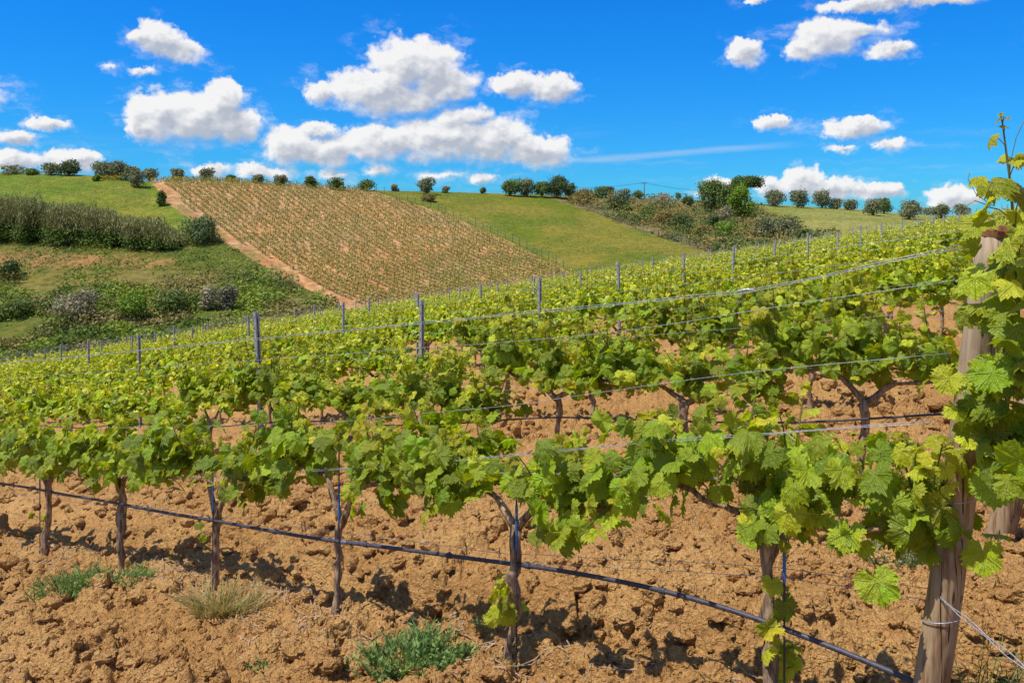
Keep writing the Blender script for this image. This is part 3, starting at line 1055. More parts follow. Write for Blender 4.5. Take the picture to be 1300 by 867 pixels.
def shoot_px(pts, leaves, r0=.005):
    P = np.array([loc_of(pxw(*p)) for p in pts])
    t = np.linspace(0, 1, len(P))
    tt_ = np.linspace(0, 1, 14)
    Q = np.column_stack([np.interp(tt_, t, P[:, k]) for k in range(3)])
    mb.tube(Q, np.linspace(r0, .0015, 14), 6, (0.20, 0.22, 0.05), 1, cap=False)
    pos, size, yg, out = [], [], [], []
    for px, py, Z, s, yv in leaves:
        p = loc_of(pxw(px, py, Z))
        k = np.argmin(np.linalg.norm(Q - p, axis=1))
        k = max(0, k - 1)
        mb.tube([Q[k], (Q[k] + p) / 2 + (0, 0, .01), p], .0015, 4, (0.28, 0.22, 0.06), 1, cap=False)
        pos.append(p)
        d = p - Q[k]
        out.append(d / (np.linalg.norm(d) + 1e-6))
        size.append(s)
        yg.append(yv)
    add_leaves(mb, rr, np.array(pos), np.array(out), np.array(size), np.array(yg), HI, .7, LSUN)


shoot_px([(1296, 480, 2.3), (1292, 380, 2.3), (1288, 300, 2.3), (1283, 235, 2.3), (1277, 190, 2.3), (1273, 158, 2.3), (1270, 146, 2.3)],
         [(1258, 176, 2.28, .030, 1.0), (1283, 205, 2.3, .042, .9), (1295, 200, 2.3, .034, .9), (1262, 232, 2.27, .062, .35), (1298, 245, 2.3, .05, .6),
          (1240, 226, 2.25, .034, 1.0), (1250, 262, 2.25, .050, .75), (1290, 270, 2.25, .05, .6), (1276, 160, 2.3, .018, 1.1), (1268, 152, 2.3, .016, 1.2),
          (1270, 146, 2.3, .012, 1.2), (1276, 150, 2.3, .014, 1.2), (1245, 285, 2.25, .055, .6), (1298, 300, 2.2, .06, .4)])
# tendrils
for pts in ([(1283, 205, 2.3), (1290, 175, 2.29), (1297, 160, 2.28), (1302, 152, 2.28)], [(1262, 262, 2.28), (1240, 248, 2.26), (1229, 228, 2.25), (1231, 220, 2.25)],
            [(1258, 262, 2.28), (1238, 255, 2.26), (1226, 262, 2.25)]):
    P = np.array([loc_of(pxw(*p)) for p in pts])
    mb.tube(P, .0011, 4, (0.30, 0.32, 0.06), 1, cap=False)
pos, out, size, yg = [], [], [], []
for i in range(105):
    py = rr.uniform(295, 625)
    lo = np.interp(py, [295, 340, 400, 450, 500, 560, 625], [1262, 1250, 1244, 1262, 1232, 1240, 1262])
    px = rr.uniform(lo, 1365)
    p = loc_of(pxw(px, py, rr.uniform(2.10, 2.36)))
    pos.append(p)
    out.append((rr.normal() * .4, .6, .1))
    size.append(rr.uniform(.042, .078))
    yg.append(np.clip(rr.normal() * .25 + .25 + (400 - py) / 500, 0, 1))
for (px, py, s, yv) in [(1238, 352, .075, .45), (1252, 385, .08, .25), (1228, 398, .05, .4), (1240, 315, .05, .6), (1222, 488, .06, .5), (1240, 505, .085, .1), (1232, 530, .075, .2),
                        (1255, 545, .08, .1), (1205, 480, .055, .6), (1256, 470, .07, .3), (1236, 462, .03, .9), (1216, 520, .06, .4)]:
    pos.append(loc_of(pxw(px, py, 2.26)))
    out.append((.2, .8, .1))
    size.append(s * .9)
    yg.append(yv)
add_leaves(mb, rr, np.array(pos), np.array(out, float), np.array(size), np.array(yg), HI, 1.0, LSUN)
for i in range(9):
    px = rr.uniform(1262, 1340)
    P = np.array([loc_of(pxw(px + rr.normal() * 6, yy, 2.24)) for yy in (600, 520, 440, 360, rr.uniform(300, 340))])
    mb.tube(P, np.linspace(.005, .002, 5), 5, (0.20, 0.22, 0.05), 1, cap=False)
link('foliage', mb.mesh('foliage', [M_LEAF, M_LEAF], False), root)

# ------------------------------------------------------------------ the rest of the vineyard
protos = []
for lod, cnt, cfgs in ((0, 7, 100), (1, 9, 200)):
    grp = []
    for i in range(cnt):
        rr = np.random.default_rng(cfgs + 400 + i)
        tr, canes = trunk_parts(rr, head=(rr.normal() * .03, 0, rr.uniform(.50, .62)), r=rr.uniform(.02, .028), base_off=(rr.normal() * .03, 0), lod=lod)
        grp.append((tr.mesh('trunk', M_BARK, True), [c.mesh('cane', M_BARK, True) for c in canes],
                    foliage(rr, lod, ns=30, hmul=rr.uniform(1.05, 1.4), leafsz=.053, base=.68, hang=.08, low=.70).mesh('foliage', [M_LEAF if lod == 0 else M_LEAF_FAR] * 2, False)))
    protos.append(grp)
templates = {}


def vine_template(lod, i):
    key = (lod, i)
    tr, cs, fo = protos[lod][i]
    root = thing('grapevine', 'x', 'grapevine')
    link('trunk', tr, root)
    for c in cs:
        link('cane', c, root)
    link('foliage', fo, root)
    return root


rr = np.random.default_rng(9)
cands = []
for k in range(1, 40):
    q = Q0 + RSP * k
    tstart = 1.1 + .15 * k + rr.uniform(0, .4)
    jn = 0
    for j in range(-3, 75):
        t = tstart + VSP * j + rr.normal() * .05
        x, y = tq(t, q)
        if y < 1:
            continue
        Z, u = y, x / y * F
        if Z > np.interp(u, ZE_U, ZE_V) - .5 or abs(u) > 800 or (j < 0 and k < 2):
            continue
        if rr.random() < .035:
            continue            # a missing plant
        jn += 1
        cands.append((math.hypot(x, y), x, y, k, jn, abs(u) < 665))
cands.sort()
seen = [c for c in cands if c[5]][:292]
seenset = set(id(c) for c in seen)
made = {}
for c in seen:
    d, x, y, k, jn, _ = c
    lod = 0 if d < 9.5 else 1
    i = int(rr.integers(len(protos[lod])))
    if (lod, i) not in made:
        o = vine_template(lod, i)
        made[(lod, i)] = o
    else:
        o = copy_tree(made[(lod, i)])
    yaw = ROWYAW + (math.pi if rr.random() < .5 else 0) + rr.normal() * .06
    s = rr.uniform(.86, 1.12)
    o.location = (x, y, float(ground(x, y)[0]) - .01)
    o.rotation_euler = (0, 0, yaw)
    o.scale = (1.04, rr.uniform(.95, 1.2), s)
    o['label'] = 'grapevine, %s from the right in the %s vine row back from the front' % (ordn(jn), ordn(k + 1))
    o['group'] = 'grapevines in the rows behind the front row'

# distant vines, past the three hundred that show largest: one mass
lows = []
for i in range(8):
    r2 = np.random.default_rng(800 + i)
    f = foliage(r2, 2, ns=19, hmul=r2.uniform(.9, 1.25), leafsz=.058, base=.70, hang=.08, low=.8)
    f.tube([(0, 0, -.05), (0, 0, .62)], .024, 4, (0.10, 0.075, 0.055), 2, cap=False)
    lows.append((np.concatenate(f.V), np.concatenate(f.T), np.concatenate(f.C), np.concatenate(f.U), np.concatenate(f.M)))
mass = MB()
for c in cands:
    if id(c) in seenset:
        continue
    d, x, y, k, jn, _ = c
    Vv, Tt, Cc, Uu, Mm = lows[int(rr.integers(8))]
    a = ROWYAW + (math.pi if rr.random() < .5 else 0)
    R = np.array([[math.cos(a), -math.sin(a), 0], [math.sin(a), math.cos(a), 0], [0, 0, 1]])
    mass.V.append((Vv * (1.05, 1.25, rr.uniform(.88, 1.15))) @ R.T + (x, y, float(ground(x, y)[0])))
    mass.T.append(Tt + mass.n)
    mass.C.append(Cc * rr.uniform(.85, 1.15))
    mass.U.append(Uu)
    mass.M.append(Mm)
    mass.n += len(Vv)
tag(link('distant_grapevines', mass.mesh('distant_grapevines', [M_LEAF_FAR, M_LEAF_FAR, M_BARK])), None, None, None, 'stuff')

# ------------------------------------------------------------------ posts
def wood_post(base, top, r, label, wires):
    bx, by, bz = base
    root = thing('wooden_post', label, 'post', base)
    mb = MB()
    n = 22
    P = wob(np.random.default_rng(5), (0, 0, -.25), np.array(top) - np.array(base), n, .0012)
    mb.tube(P, np.linspace(r * 1.04, r * .92, n), 28, rough=.004, seed=3)
    link('shaft', mb.mesh('shaft', M_WOOD, True), root)
    tp = np.array(top) - np.array(base)
    ax = tp / np.linalg.norm(tp)
    cp = MB()
    r_ = np.random.default_rng(2)
    k = 18
    lo = P[-1]
    cp.tube([lo + ax * .0, lo + ax * .018, lo + ax * .034], [r * .99, r * 1.06, r * .93], k, rough=.05, seed=8)
    link('cap', cp.mesh('cap', M_CAP, False), root)
    for h in wires:
        w = MB()
        fz = (h + .25) / (tp[2] + .25)
        c = np.array([tp[0] * fz, tp[1] * fz, h])
        for off in (0,):
            a = np.linspace(0, 2 * np.pi, 25)
            pts = [c + np.array([math.cos(q) * (r * 1.03 + .002), math.sin(q) * (r * 1.03 + .002), off + .012 * math.cos(q + 1)]) for q in a]
            w.tube(pts, .0016, 5)
        link('wire_loop', w.mesh('wire_loop', M_WIRE, True), root)
    return root


pb = pxw(1155, 895, 2.55)
pb[2] = float(ground(pb[0], pb[1])[0])
pt = pxw(1262, 301, 2.42)
wood_post(tuple(pb), tuple(pt), .046, 'thick leaning wooden end post in the foreground, top wrapped in vine leaves', [.40, .74, 1.08, 1.36])
b2 = pxw(1249, 692, 3.93)
b2[2] = float(ground(b2[0], b2[1])[0])
t2 = b2 + np.array([.30, -.16, 1.46])
wood_post(tuple(b2), tuple(t2), .056, 'wooden end post of the second row, standing just behind the foreground post', [.74, 1.3])
# guy wire down from the front post
gw = MB()
a_ = pxw(1190, 757, 2.47)
b_ = pxw(1300, 850, 2.15)
for off in (0, .006):
    P = np.linspace(a_ + (0, 0, off), b_ + (0, 0, off * 2), 12)
    P = P + np.column_stack([np.zeros(12), np.zeros(12), .003 * np.sin(np.linspace(0, 14, 12) + off * 400)])
    P = np.concatenate([P, [b_ + (b_ - a_) * .8 + (0, 0, -.05)]])
    gw.tube(P, .0014, 5)
tag(link('guy_wire', gw.mesh('guy_wire', M_WIRE, True)), 'twisted anchor wire slanting to the ground right of the foreground post', 'wire')


def steel_post_mesh(h=1.45, w=.046, d=.032, th=.006):
    mb = MB()
    # open C profile with rolled lips
    mb.box((-w / 2, 0, -.3), (w / 2, th, h))
    mb.box((-w / 2, th, -.3), (-w / 2 + th, d, h))
    mb.box((w / 2 - th, th, -.3), (w / 2, d, h))
    mb.box((-w / 2 + th, d - th, -.3), (-w / 2 + th + .010, d, h))
    mb.box((w / 2 - th - .010, d - th, -.3), (w / 2 - th, d, h))
    for z in np.arange(.3, h - .02, .1):
        mb.box((-w / 2 - .006, .008, z), (-w / 2, .018, z + .018))
        mb.box((w / 2, .008, z), (w / 2 + .006, .018, z + .018))
    return mb.mesh('steel_post', M_STEEL)


SP = steel_post_mesh()
first = None
rr = np.random.default_rng(21)
npost = 0
for k in range(0, 38):
    q = Q0 + RSP * k
    for m in range(0, 10):
        t = 7.1 + .13 * k + 6.6 * (m - (1 if k > 1 else 0)) + rr.normal() * .04
        if k == 0 and m == 0:
            t = 7.75
        if k > 1 and t < 2:
            continue
        x, y = tq(t, q)
        if y < 1:
            continue
        u = x / y * F
        if abs(u) > 690 or y > np.interp(u, ZE_U, ZE_V) - .3:
            continue
        npost += 1
        o = link('steel_post', SP, None, (x, y, float(ground(x, y)[0])), ROWYAW + math.pi / 2 + rr.normal() * .08)
        o.rotation_euler.x = rr.normal() * .018
        o.rotation_euler.y = rr.normal() * .018
        o.scale.z = rr.uniform(.97, 1.06)
        tag(o, 'galvanised steel post, %s from the right in the %s vine row' % (ordn(m + 1), ordn(k + 1)), 'post', 'steel posts carrying the trellis wires')
print('posts', npost, 'vines', len(seen), 'mass', len(cands) - len(seen))

# ------------------------------------------------------------------ trellis wires and hose
def gline(t, q):
    x, y = tq(t, q)
    return x, y, -0.143 * t + 0.06 * q


def wire(k, heights_t, label, r=.0013, double=0.0, dq=0.0, name='trellis_wire', tw=0):
    """heights_t: list of (t, height above the field surface)"""
    q = Q0 + RSP * k + dq
    ts = np.array([a[0] for a in heights_t])
    hs = np.array([a[1] for a in heights_t])
    tt_ = np.linspace(ts[0], ts[-1], 60 if k == 0 else 24)
    h = np.interp(tt_, ts, hs)
    x, y, z = gline(tt_, q)
    mb = MB()
    if double:
        for s in (-1, 1):
            mb.tube(np.column_stack([x + NX * .003 * s, y + NY * .003 * s, z + h + s * double / 2 + .0015 * np.sin(tt_ * 9 + s)]), r, 5)
    else:
        mb.tube(np.column_stack([x, y, z + h + .002 * np.sin(tt_ * 7)]), r, 5)
    if tw:      # splice clip and twisted ends
        i = np.argmin(abs(tt_ - tw))
        c = np.array([x[i], y[i], z[i] + h[i]])
        d = np.array([DX, DY, -.143])
        mb.tube([c - d * .035, c - d * .01 + (0, 0, .006), c + d * .02 + (0, 0, .004), c + d * .035], [.003, .0055, .0045, .002], 6)
        mb.tube([c, c + np.array([0, 0, -.012]) + d * .02, c + np.array([0, 0, -.035]) + d * .03], .0014, 4)
    return tag(link(name, mb.mesh(name, M_WIRE, True)), label, 'wire', 'trellis wires')


wire(0, [(.62, 1.405), (1.25, 1.34), (2.87, 1.36), (7.75, 1.42), (14, 1.44)], 'thick twin top wire of the front row, spliced by a small clip', r=.0011, double=.007, tw=1.30)
wire(0, [(.64, 1.31), (1.9, 1.24), (7.75, 1.30), (14, 1.3)], 'slightly slack single wire just under the top wire of the front row', r=.0009, double=.0)
wire(0, [(.68, 1.10), (1.5, 1.06), (2.2, .99), (3.5, .92), (7.75, .88), (14, .88)], 'foliage wire running through the upper leaves of the front row', r=.0009, double=.0, dq=.03)
wire(0, [(.70, .93), (1.58, .87), (2.7, .77), (4.84, .63), (7.75, .66)], 'sagging wire in front of the leaves of the front row', r=.0010, double=.004, dq=-.10)
wire(0, [(.70, .73), (4, .70), (7.75, .68), (14, .7)], 'cordon wire that carries the front row of vines', r=.0016)
wire(0, [(.72, .40), (1.2, .42), (2.4, .36), (7.75, .42)], 'thin wire low above the soil along the front row', r=.0011, double=.03, dq=.03)
NAMES_H = [(.72, 'cordon'), (1.0, 'middle'), (1.40, 'top'), (1.30, 'upper')]
for k in range(1, 9):
    tend = .9 + .15 * k
    xs = [(tend, 0), (60, 0)]
    # stop where the row leaves the field
    tmax = tend
    for t in np.arange(tend, 60, .5):
        x, y = tq(t, Q0 + RSP * k)
        if y > np.interp(x / y * F, ZE_U, ZE_V) - .5 or x / y * F < -760:
            break
        tmax = t
    for h, nm in (NAMES_H if k < 3 else NAMES_H[2:] if k < 5 else NAMES_H[2:3]):
        wire(k, [(tend, h), (tmax, h)], '%s trellis wire of the %s vine row from the front' % (nm, ordn(k + 1)), r=.0008)


def hose(pts, label, r=.0085):
    P = np.array(pts, float)
    t = np.concatenate([[0], np.cumsum(np.linalg.norm(np.diff(P, axis=0), axis=1))])
    tt_ = np.linspace(0, t[-1], 90)
    Q = np.column_stack([np.interp(tt_, t, P[:, i]) for i in range(3)])
    ker = np.array([1, 2, 3, 4, 3, 2, 1]) / 16.0
    Qp = np.pad(Q, ((3, 3), (0, 0)), 'edge')
    Q = np.column_stack([np.convolve(Qp[:, i], ker, 'valid') for i in range(3)])
    Q[:, 2] += .002 * np.sin(tt_ * 5)
    root = thing('drip_hose', label, 'hose', tuple(Q[0]))
    mb = MB()
    mb.tube(Q - Q[0], r, 12)
    link('tube', mb.mesh('tube', M_HOSE, True), root)
    return root, Q


hp = []
for px, py, s in [(-60, 603, 6.6), (0, 613, 5.8), (120, 634, 4.2), (270, 661, 3.0), (430, 688, 2.0), (560, 703, 1.42), (700, 722, .85), (850, 750, .353), (925, 771, .14), (1000, 797, -.036), (1075, 829, -.2), (1155, 862, -.37), (1230, 897, -.5)]:
    Z = 2.85 * (1 + .25 * s) - .045
    hp.append(pxw(px, py, Z))
root, Q = hose(hp, 'black drip irrigation hose sagging along the trunks of the front row')
for i in (22, 36, 45, 52, 60, 66, 71, 78):        # emitters and clips on the hose
    mb = MB()
    d = Q[i + 1] - Q[i]
    d /= np.linalg.norm(d)
    c = Q[i] - Q[0]
    mb.tube([c - d * .012, c + d * .012], .0115, 10)
    mb.tube([c + (0, 0, .008), c + (0, 0, .017)], .004, 8)
    link('emitter', mb.mesh('emitter', M_HOSE, False), root)
ww = MB()
c = Q[58] - Q[0]
d = Q[59] - Q[58]
d /= np.linalg.norm(d)
a = np.linspace(0, 30, 90)
ww.tube([c + d * (.0012 * q) + np.array([0, math.cos(q), math.sin(q)]) * .0105 for q in a], .0016, 4)
link('wire_tie', ww.mesh('wire_tie', M_WIRE, True), root)
for k in (1,):
    pts = []
    for t in np.arange(.9 + .1 * k, 16, .55):
        x, y = tq(t, Q0 + RSP * k - .03)
        pts.append((x, y, -0.143 * t + .06 * (Q0 + RSP * k) + .46 + .03 * math.sin(t * 2.1)))
    hose(pts, 'black drip irrigation hose along the %s vine row' % ordn(k + 1), .006)

# ------------------------------------------------------------------ fence at the far edge of the field
def edge_pt(u, dz=0.0):
    Z = float(np.interp(u, ZE_U, ZE_V)) + dz
    return u / F * Z, Z


def fence(u0, u1, label, step=3.0, h=1.35, dz=.8):
    pts = [edge_pt(u, dz) for u in np.linspace(u0, u1, 400)]
    P = np.array(pts)
    L = np.concatenate([[0], np.cumsum(np.linalg.norm(np.diff(P, axis=0), axis=1))])
    n = int(L[-1] / step)
    root = None
    xyz = []
    for i in range(n + 1):
        s = i * step
        x, y = np.interp(s, L, P[:, 0]), np.interp(s, L, P[:, 1])
        xyz.append((x, y, float(terr(x, y))))
    root = thing('wire_fence', label, 'fence', xyz[0])
    base = np.array(xyz[0])
    pm = MB()
    pm.tube([(0, 0, -.2), (0, 0, h)], .024, 6)
    pm.tube([(0, 0, h), (0, 0, h + .02)], [.026, .015], 6)
    pme = pm.mesh('post', M_STEEL)
    for p in xyz:
        o = link('post', pme, root, tuple(np.array(p) - base + (rng.normal() * .03, rng.normal() * .03, rng.uniform(-.1, .08))))
        o.rotation_euler = (rng.normal() * .03, rng.normal() * .03, 0)
    for hh in (.25, .5, .75, 1.0, 1.2):
        w = MB()
        w.tube([np.array(p) - base + (0, 0, hh) for p in xyz], .0018, 4)
        link('wire', w.mesh('wire', M_WIRE, True), root)
    return root


fence(-680, -215, 'wire fence on thin posts along the left end of the vineyard, below the rough slope')
fence(180, 640, 'wire fence on thin posts along the back right of the vineyard, below the scrub bank')

# ------------------------------------------------------------------ trees and bushes
def blob_leaves(mb, rr, lobes, n, size, col, var=.25, tm_=TRI, flat=.6, up=.25):
    """leaf-sized faces spread through lobes (centre, radii)"""
    vol = np.array([l[1][0] * l[1][1] * l[1][2] for l in lobes]) ** .67
    cnt = (n * vol / vol.sum()).astype(int) + 1
    for (c, r), k in zip(lobes, cnt):
        d = rr.normal(size=(k, 3))
        d /= np.linalg.norm(d, axis=1)[:, None]
        rad = rr.uniform(.55, 1.0, k) ** .6 * (1 + .17 * rr.normal(size=k))
        p = np.array(c) + d * np.array(r) * rad[:, None]
        nrm = d * .8 + np.array([0, 0, up]) + .65 * rr.normal(size=(k, 3))
        tip = rr.normal(size=(k, 3))
        tone = rr.uniform(1 - var, 1 + var)
        cc = np.array(col)[None] * tone * rr.uniform(1 - var, 1 + var, (k, 1)) * rr.uniform(.95, 1.05, (k, 3))
        v, t, c2, u = spread(tm_, p, nrm, tip, size * rr.uniform(.6, 1.3, k), cc)
        mb.add(v, t, c2, u)


OLIVE = (0.20, 0.215, 0.105)
DARK = (0.085, 0.125, 0.035)
GREEN = (0.130, 0.185, 0.040)
BRIGHT = (0.16, 0.26, 0.025)
GREYB = (0.32, 0.29, 0.18)
RUST = (0.24, 0.19, 0.055)


def tree(px, py, wpx, hpx, col, label, kind='tree', group=None, trunk=.22, nl=None, dz=0.0, name=None, seed=None, leaf=.30, lobes_n=None, sparse=1.0):
    x, y, z = on_hill(px, py)
    x, y = float(x), float(y)
    if dz:
        f = (y + dz) / y
        x, y = x * f, y + dz
    z = float(terr(x, y))
    W, H = wpx * y / F, hpx * y / F
    rr = np.random.default_rng(seed if seed is not None else int(px * 7 + py))
    root = thing(name or ('tree' if kind == 'tree' else 'bush'), label, kind, (x, y, z - .1), 0, group)
    tz = H * trunk
    # limbs and lobes
    nb = lobes_n or int(rr.integers(7, 11))
    lobes = []
    tb = MB()
    tb.tube([(0, 0, -.3), (rr.normal() * .05 * W, 0, tz * .6), (0, 0, tz + H * .18)], [max(.06, W * .045), max(.05, W * .035), max(.04, W * .025)], 7, rough=.1, seed=3)
    for i in range(nb):
        a = i * 2.4 + rr.uniform(-.4, .4)
        rad = W * .5 * rr.uniform(.25, .62)
        cz = tz + (H - tz) * rr.uniform(.18, .78)
        if i == 0:
            rad, cz = W * .08, tz + (H - tz) * .72
        c = np.array([math.cos(a) * rad, math.sin(a) * rad, cz])
        rx = W * rr.uniform(.16, .27)
        rz = min(rx * .85, (H - cz) * 1.0) * rr.uniform(.9, 1.1)
        rz = max(rz, (H - tz) * .14)
        lobes.append((c, (rx, rx, rz)))
        if kind == 'tree':
            tb.tube([(0, 0, tz * .8), c * (.5, .5, .75), c], [max(.04, W * .022), max(.03, W * .014), .02], 5)
    lobes.append((np.array([0, 0, tz + (H - tz) * .45]), (W * .36, W * .36, (H - tz) * .47)))
    mb = MB()
    n = nl or int(np.clip(1500 * (W * H) / 18, 900, 5200) * sparse)
    blob_leaves(mb, rr, lobes, n, leaf, col)
    link('trunk', tb.mesh('trunk', M_TBARK, True), root)
    link('crown', mb.mesh('crown', M_TREELEAF), root)
    return root


SKY = 'trees along the hill crest'
TREES = [
    (18, 221, 38, 12, OLIVE, 'low grey-green bush at the far left of the hill crest', 'bush'),
    (40, 222, 22, 9, GREEN, 'small low bush beside the dark round tree at the left crest', 'bush'),
    (64, 222, 30, 16, OLIVE, 'pale olive tree left of the dark round tree on the crest', 'tree'),
    (88, 223, 34, 22, DARK, 'dark rounded tree on the left crest in front of a cloud', 'tree'),
    (132, 226, 34, 22, OLIVE, 'leftmost tree of the olive clump above the yellow flowers', 'tree'),
    (150, 227, 34, 24, OLIVE, 'middle and tallest tree of the olive clump above the yellow flowers', 'tree'),
    (166, 230, 28, 20, OLIVE, 'right tree of the olive clump, behind the big grey bush', 'tree'),
    (122, 230, 11, 9, BRIGHT, 'small bright green bush at the left end of the yellow flowers', 'bush'),
    (174, 238, 28, 25, OLIVE, 'large rounded grey bush at the top of the dirt track', 'bush'),
    (191, 230, 22, 19, OLIVE, 'olive tree at the head of the dirt track', 'tree'),
    (226, 227, 20, 15, OLIVE, 'first olive tree right of the dirt track on the brown hill', 'tree'),
    (262, 229, 23, 17, OLIVE, 'second and widest olive tree above the top left of the brown vineyard', 'tree'),
    (293, 230, 18, 8, DARK, 'very low bush just peeping over the brown vineyard crest', 'bush'),
    (328, 233, 18, 12, OLIVE, 'small tree over the brown vineyard, left of a similar pair mate', 'tree'),
    (357, 235, 20, 13, OLIVE, 'small tree over the middle of the brown vineyard crest', 'tree'),
    (394, 238, 21, 15, GREEN, 'green tree with pointed top over the brown vineyard crest', 'tree'),
    (427, 241, 23, 16, GREEN, 'round green tree where the brown vineyard crest nears the meadow', 'tree'),
    (465, 242, 27, 15, GREEN, 'wide round tree standing at the corner of vineyard and meadow', 'tree'),
    (501, 243, 12, 10, OLIVE, 'tiny sparse sapling with thin crown on the meadow crest', 'tree'),
    (541, 247, 24, 24, OLIVE, 'tallest lone tree on the meadow crest, rusty bush at its foot', 'tree'),
    (545, 256, 22, 11, RUST, 'rusty brown bush at the foot of the lone meadow tree', 'bush'),
    (565, 245, 13, 9, OLIVE, 'little open tree right of the lone meadow tree', 'tree'),
    (613, 246, 11, 9, OLIVE, 'tiny tree alone on the crest between two tree groups', 'tree'),
    (648, 249, 32, 22, GREEN, 'leftmost tree of the dense clump on the middle crest', 'tree'),
    (668, 250, 28, 24, OLIVE, 'greyer second tree in the dense clump on the middle crest', 'tree'),
    (688, 251, 26, 22, GREEN, 'third tree in the dense clump on the middle crest', 'tree'),
    (707, 252, 36, 31, DARK, 'tallest dark tree of the dense clump on the middle crest', 'tree'),
    (724, 251, 22, 20, DARK, 'right-hand tree of the dense clump on the middle crest', 'tree'),
    (742, 258, 38, 20, RUST, 'brownish spreading bush right of the dense tree clump', 'bush'),
    (762, 251, 28, 15, GREEN, 'green bush topping the bank right of the tree clump', 'bush'),
    (775, 250, 15, 14, OLIVE, 'small rounded olive tree above the scrub bank', 'tree'),
    (790, 256, 32, 17, OLIVE, 'bushy grey tree above the scrub bank near the power pole', 'bush'),
    (810, 252, 18, 12, GREEN, 'low green bush just left of the power pole', 'bush'),
    (861, 252, 8, 10, GREEN, 'tiny round-headed tree alone near the power pole', 'tree'),
    (840, 264, 30, 20, GREYB, 'bare greyish brush below the power pole', 'bush'),
    (785, 266, 34, 16, DARK, 'dark green bush high on the scrub bank', 'bush'),
    (797, 271, 18, 12, GREEN, 'small dark bush beside the meadow, high on the bank', 'bush'),
    (822, 276, 30, 15, GREEN, 'mixed green bush halfway down the scrub bank', 'bush'),
    (845, 285, 36, 18, RUST, 'rusty shrub in the middle of the scrub bank', 'bush'),
    (866, 291, 34, 20, DARK, 'dark green shrub in the lower middle of the scrub bank', 'bush'),
    (873, 262, 22, 14, DARK, 'dark small bush left of the big green tree', 'bush'),
    (905, 290, 22, 20, DARK, 'very dark bush below the big green tree', 'bush'),
    (893, 302, 34, 18, RUST, 'brown shrub low on the scrub bank by the meadow tip', 'bush'),
    (925, 300, 40, 20, BRIGHT, 'bright green shrub low on the scrub bank', 'bush'),
    (920, 280, 26, 20, GREYB, 'bare twiggy grey shrub below the big green trees', 'bush'),
    (945, 308, 36, 18, RUST, 'brown low shrub beside the vineyard fence', 'bush'),
    (905, 270, 46, 44, GREEN, 'big rounded green tree at the left of the tall pair', 'tree'),
    (926, 274, 40, 44, GREEN, 'big green tree in front of the umbrella pine', 'tree'),
    (940, 279, 38, 48, BRIGHT, 'bright green leafy tree under the umbrella pine', 'tree'),
    (970, 306, 34, 36, OLIVE, 'tall grey-green shrub near the fence at the right of the bank', 'bush'),
    (1000, 303, 40, 30, OLIVE, 'wide grey-green shrub near the fence, right of a taller one', 'bush'),
    (1022, 307, 34, 18, DARK, 'low dark shrub at the right tip of the scrub bank', 'bush'),
    (984, 262, 32, 22, OLIVE, 'first olive tree of the line on the right-hand meadow', 'tree'),
    (1014, 264, 28, 25, OLIVE, 'second olive tree of the line on the right-hand meadow', 'tree'),
    (1044, 265, 28, 25, OLIVE, 'third and roundest olive tree on the right-hand meadow', 'tree'),
    (1062, 266, 18, 15, OLIVE, 'small olive tree tucked right of the third one', 'tree'),
    (1080, 268, 24, 15, OLIVE, 'low olive tree in the middle of the right-hand meadow line', 'tree'),
    (1108, 274, 30, 22, OLIVE, 'olive tree leaning left, standing lower on the right-hand meadow', 'tree'),
    (1122, 272, 26, 21, GREEN, 'greener olive tree joined to the leaning one', 'tree'),
    (1155, 279, 32, 26, OLIVE, 'olive tree with dark shade beneath it on the right-hand meadow', 'tree'),
    (1195, 280, 28, 22, OLIVE, 'olive tree behind the vineyard, left of the climbing vine', 'tree'),
    (1222, 276, 24, 18, OLIVE, 'olive tree nearly touching the climbing vine leaves', 'tree'),
    (1178, 272, 40, 10, OLIVE, 'distant low line of olive crowns at the right crest', 'bush'),
    (205, 262, 15, 22, GREEN, 'narrow green bush on the edge of the dirt track', 'bush'),
    (257, 309, 52, 38, (0.115, 0.165, 0.065), 'big round dark green bush beside the dirt track', 'bush'),
    (100, 408, 60, 42, GREYB, 'pale twiggy shrub in flower low on the left slope', 'bush'),
    (265, 394, 32, 34, GREYB, 'pale twiggy shrub, left of the pair near the fence', 'bush'),
    (288, 395, 30, 38, (0.16, 0.15, 0.10), 'pale twiggy shrub, right of the pair near the fence', 'bush'),
    (170, 405, 60, 34, BRIGHT, 'bright green bramble bush between the two pale shrubs', 'bush'),
    (215, 402, 56, 34, GREEN, 'green bramble bush left of the pale pair of shrubs', 'bush'),
    (12, 355, 34, 26, DARK, 'dark green bush at the left edge below the red soil', 'bush'),
    (20, 402, 60, 24, GREEN, 'spreading green bush low at the left edge', 'bush'),
]
for i, tr in enumerate(TREES):
    px, py, w, h, col, lab, kind = tr
    bush = kind == 'bush'
    tree(px, py, w, h, col, lab, kind, SKY if not bush else 'bushes on the hillsides', trunk=.02 if bush else .09, seed=i * 13 + 1,
         leaf=.34 if not bush else .30, sparse=.35 if h < 11 and kind == 'tree' else 1.0)


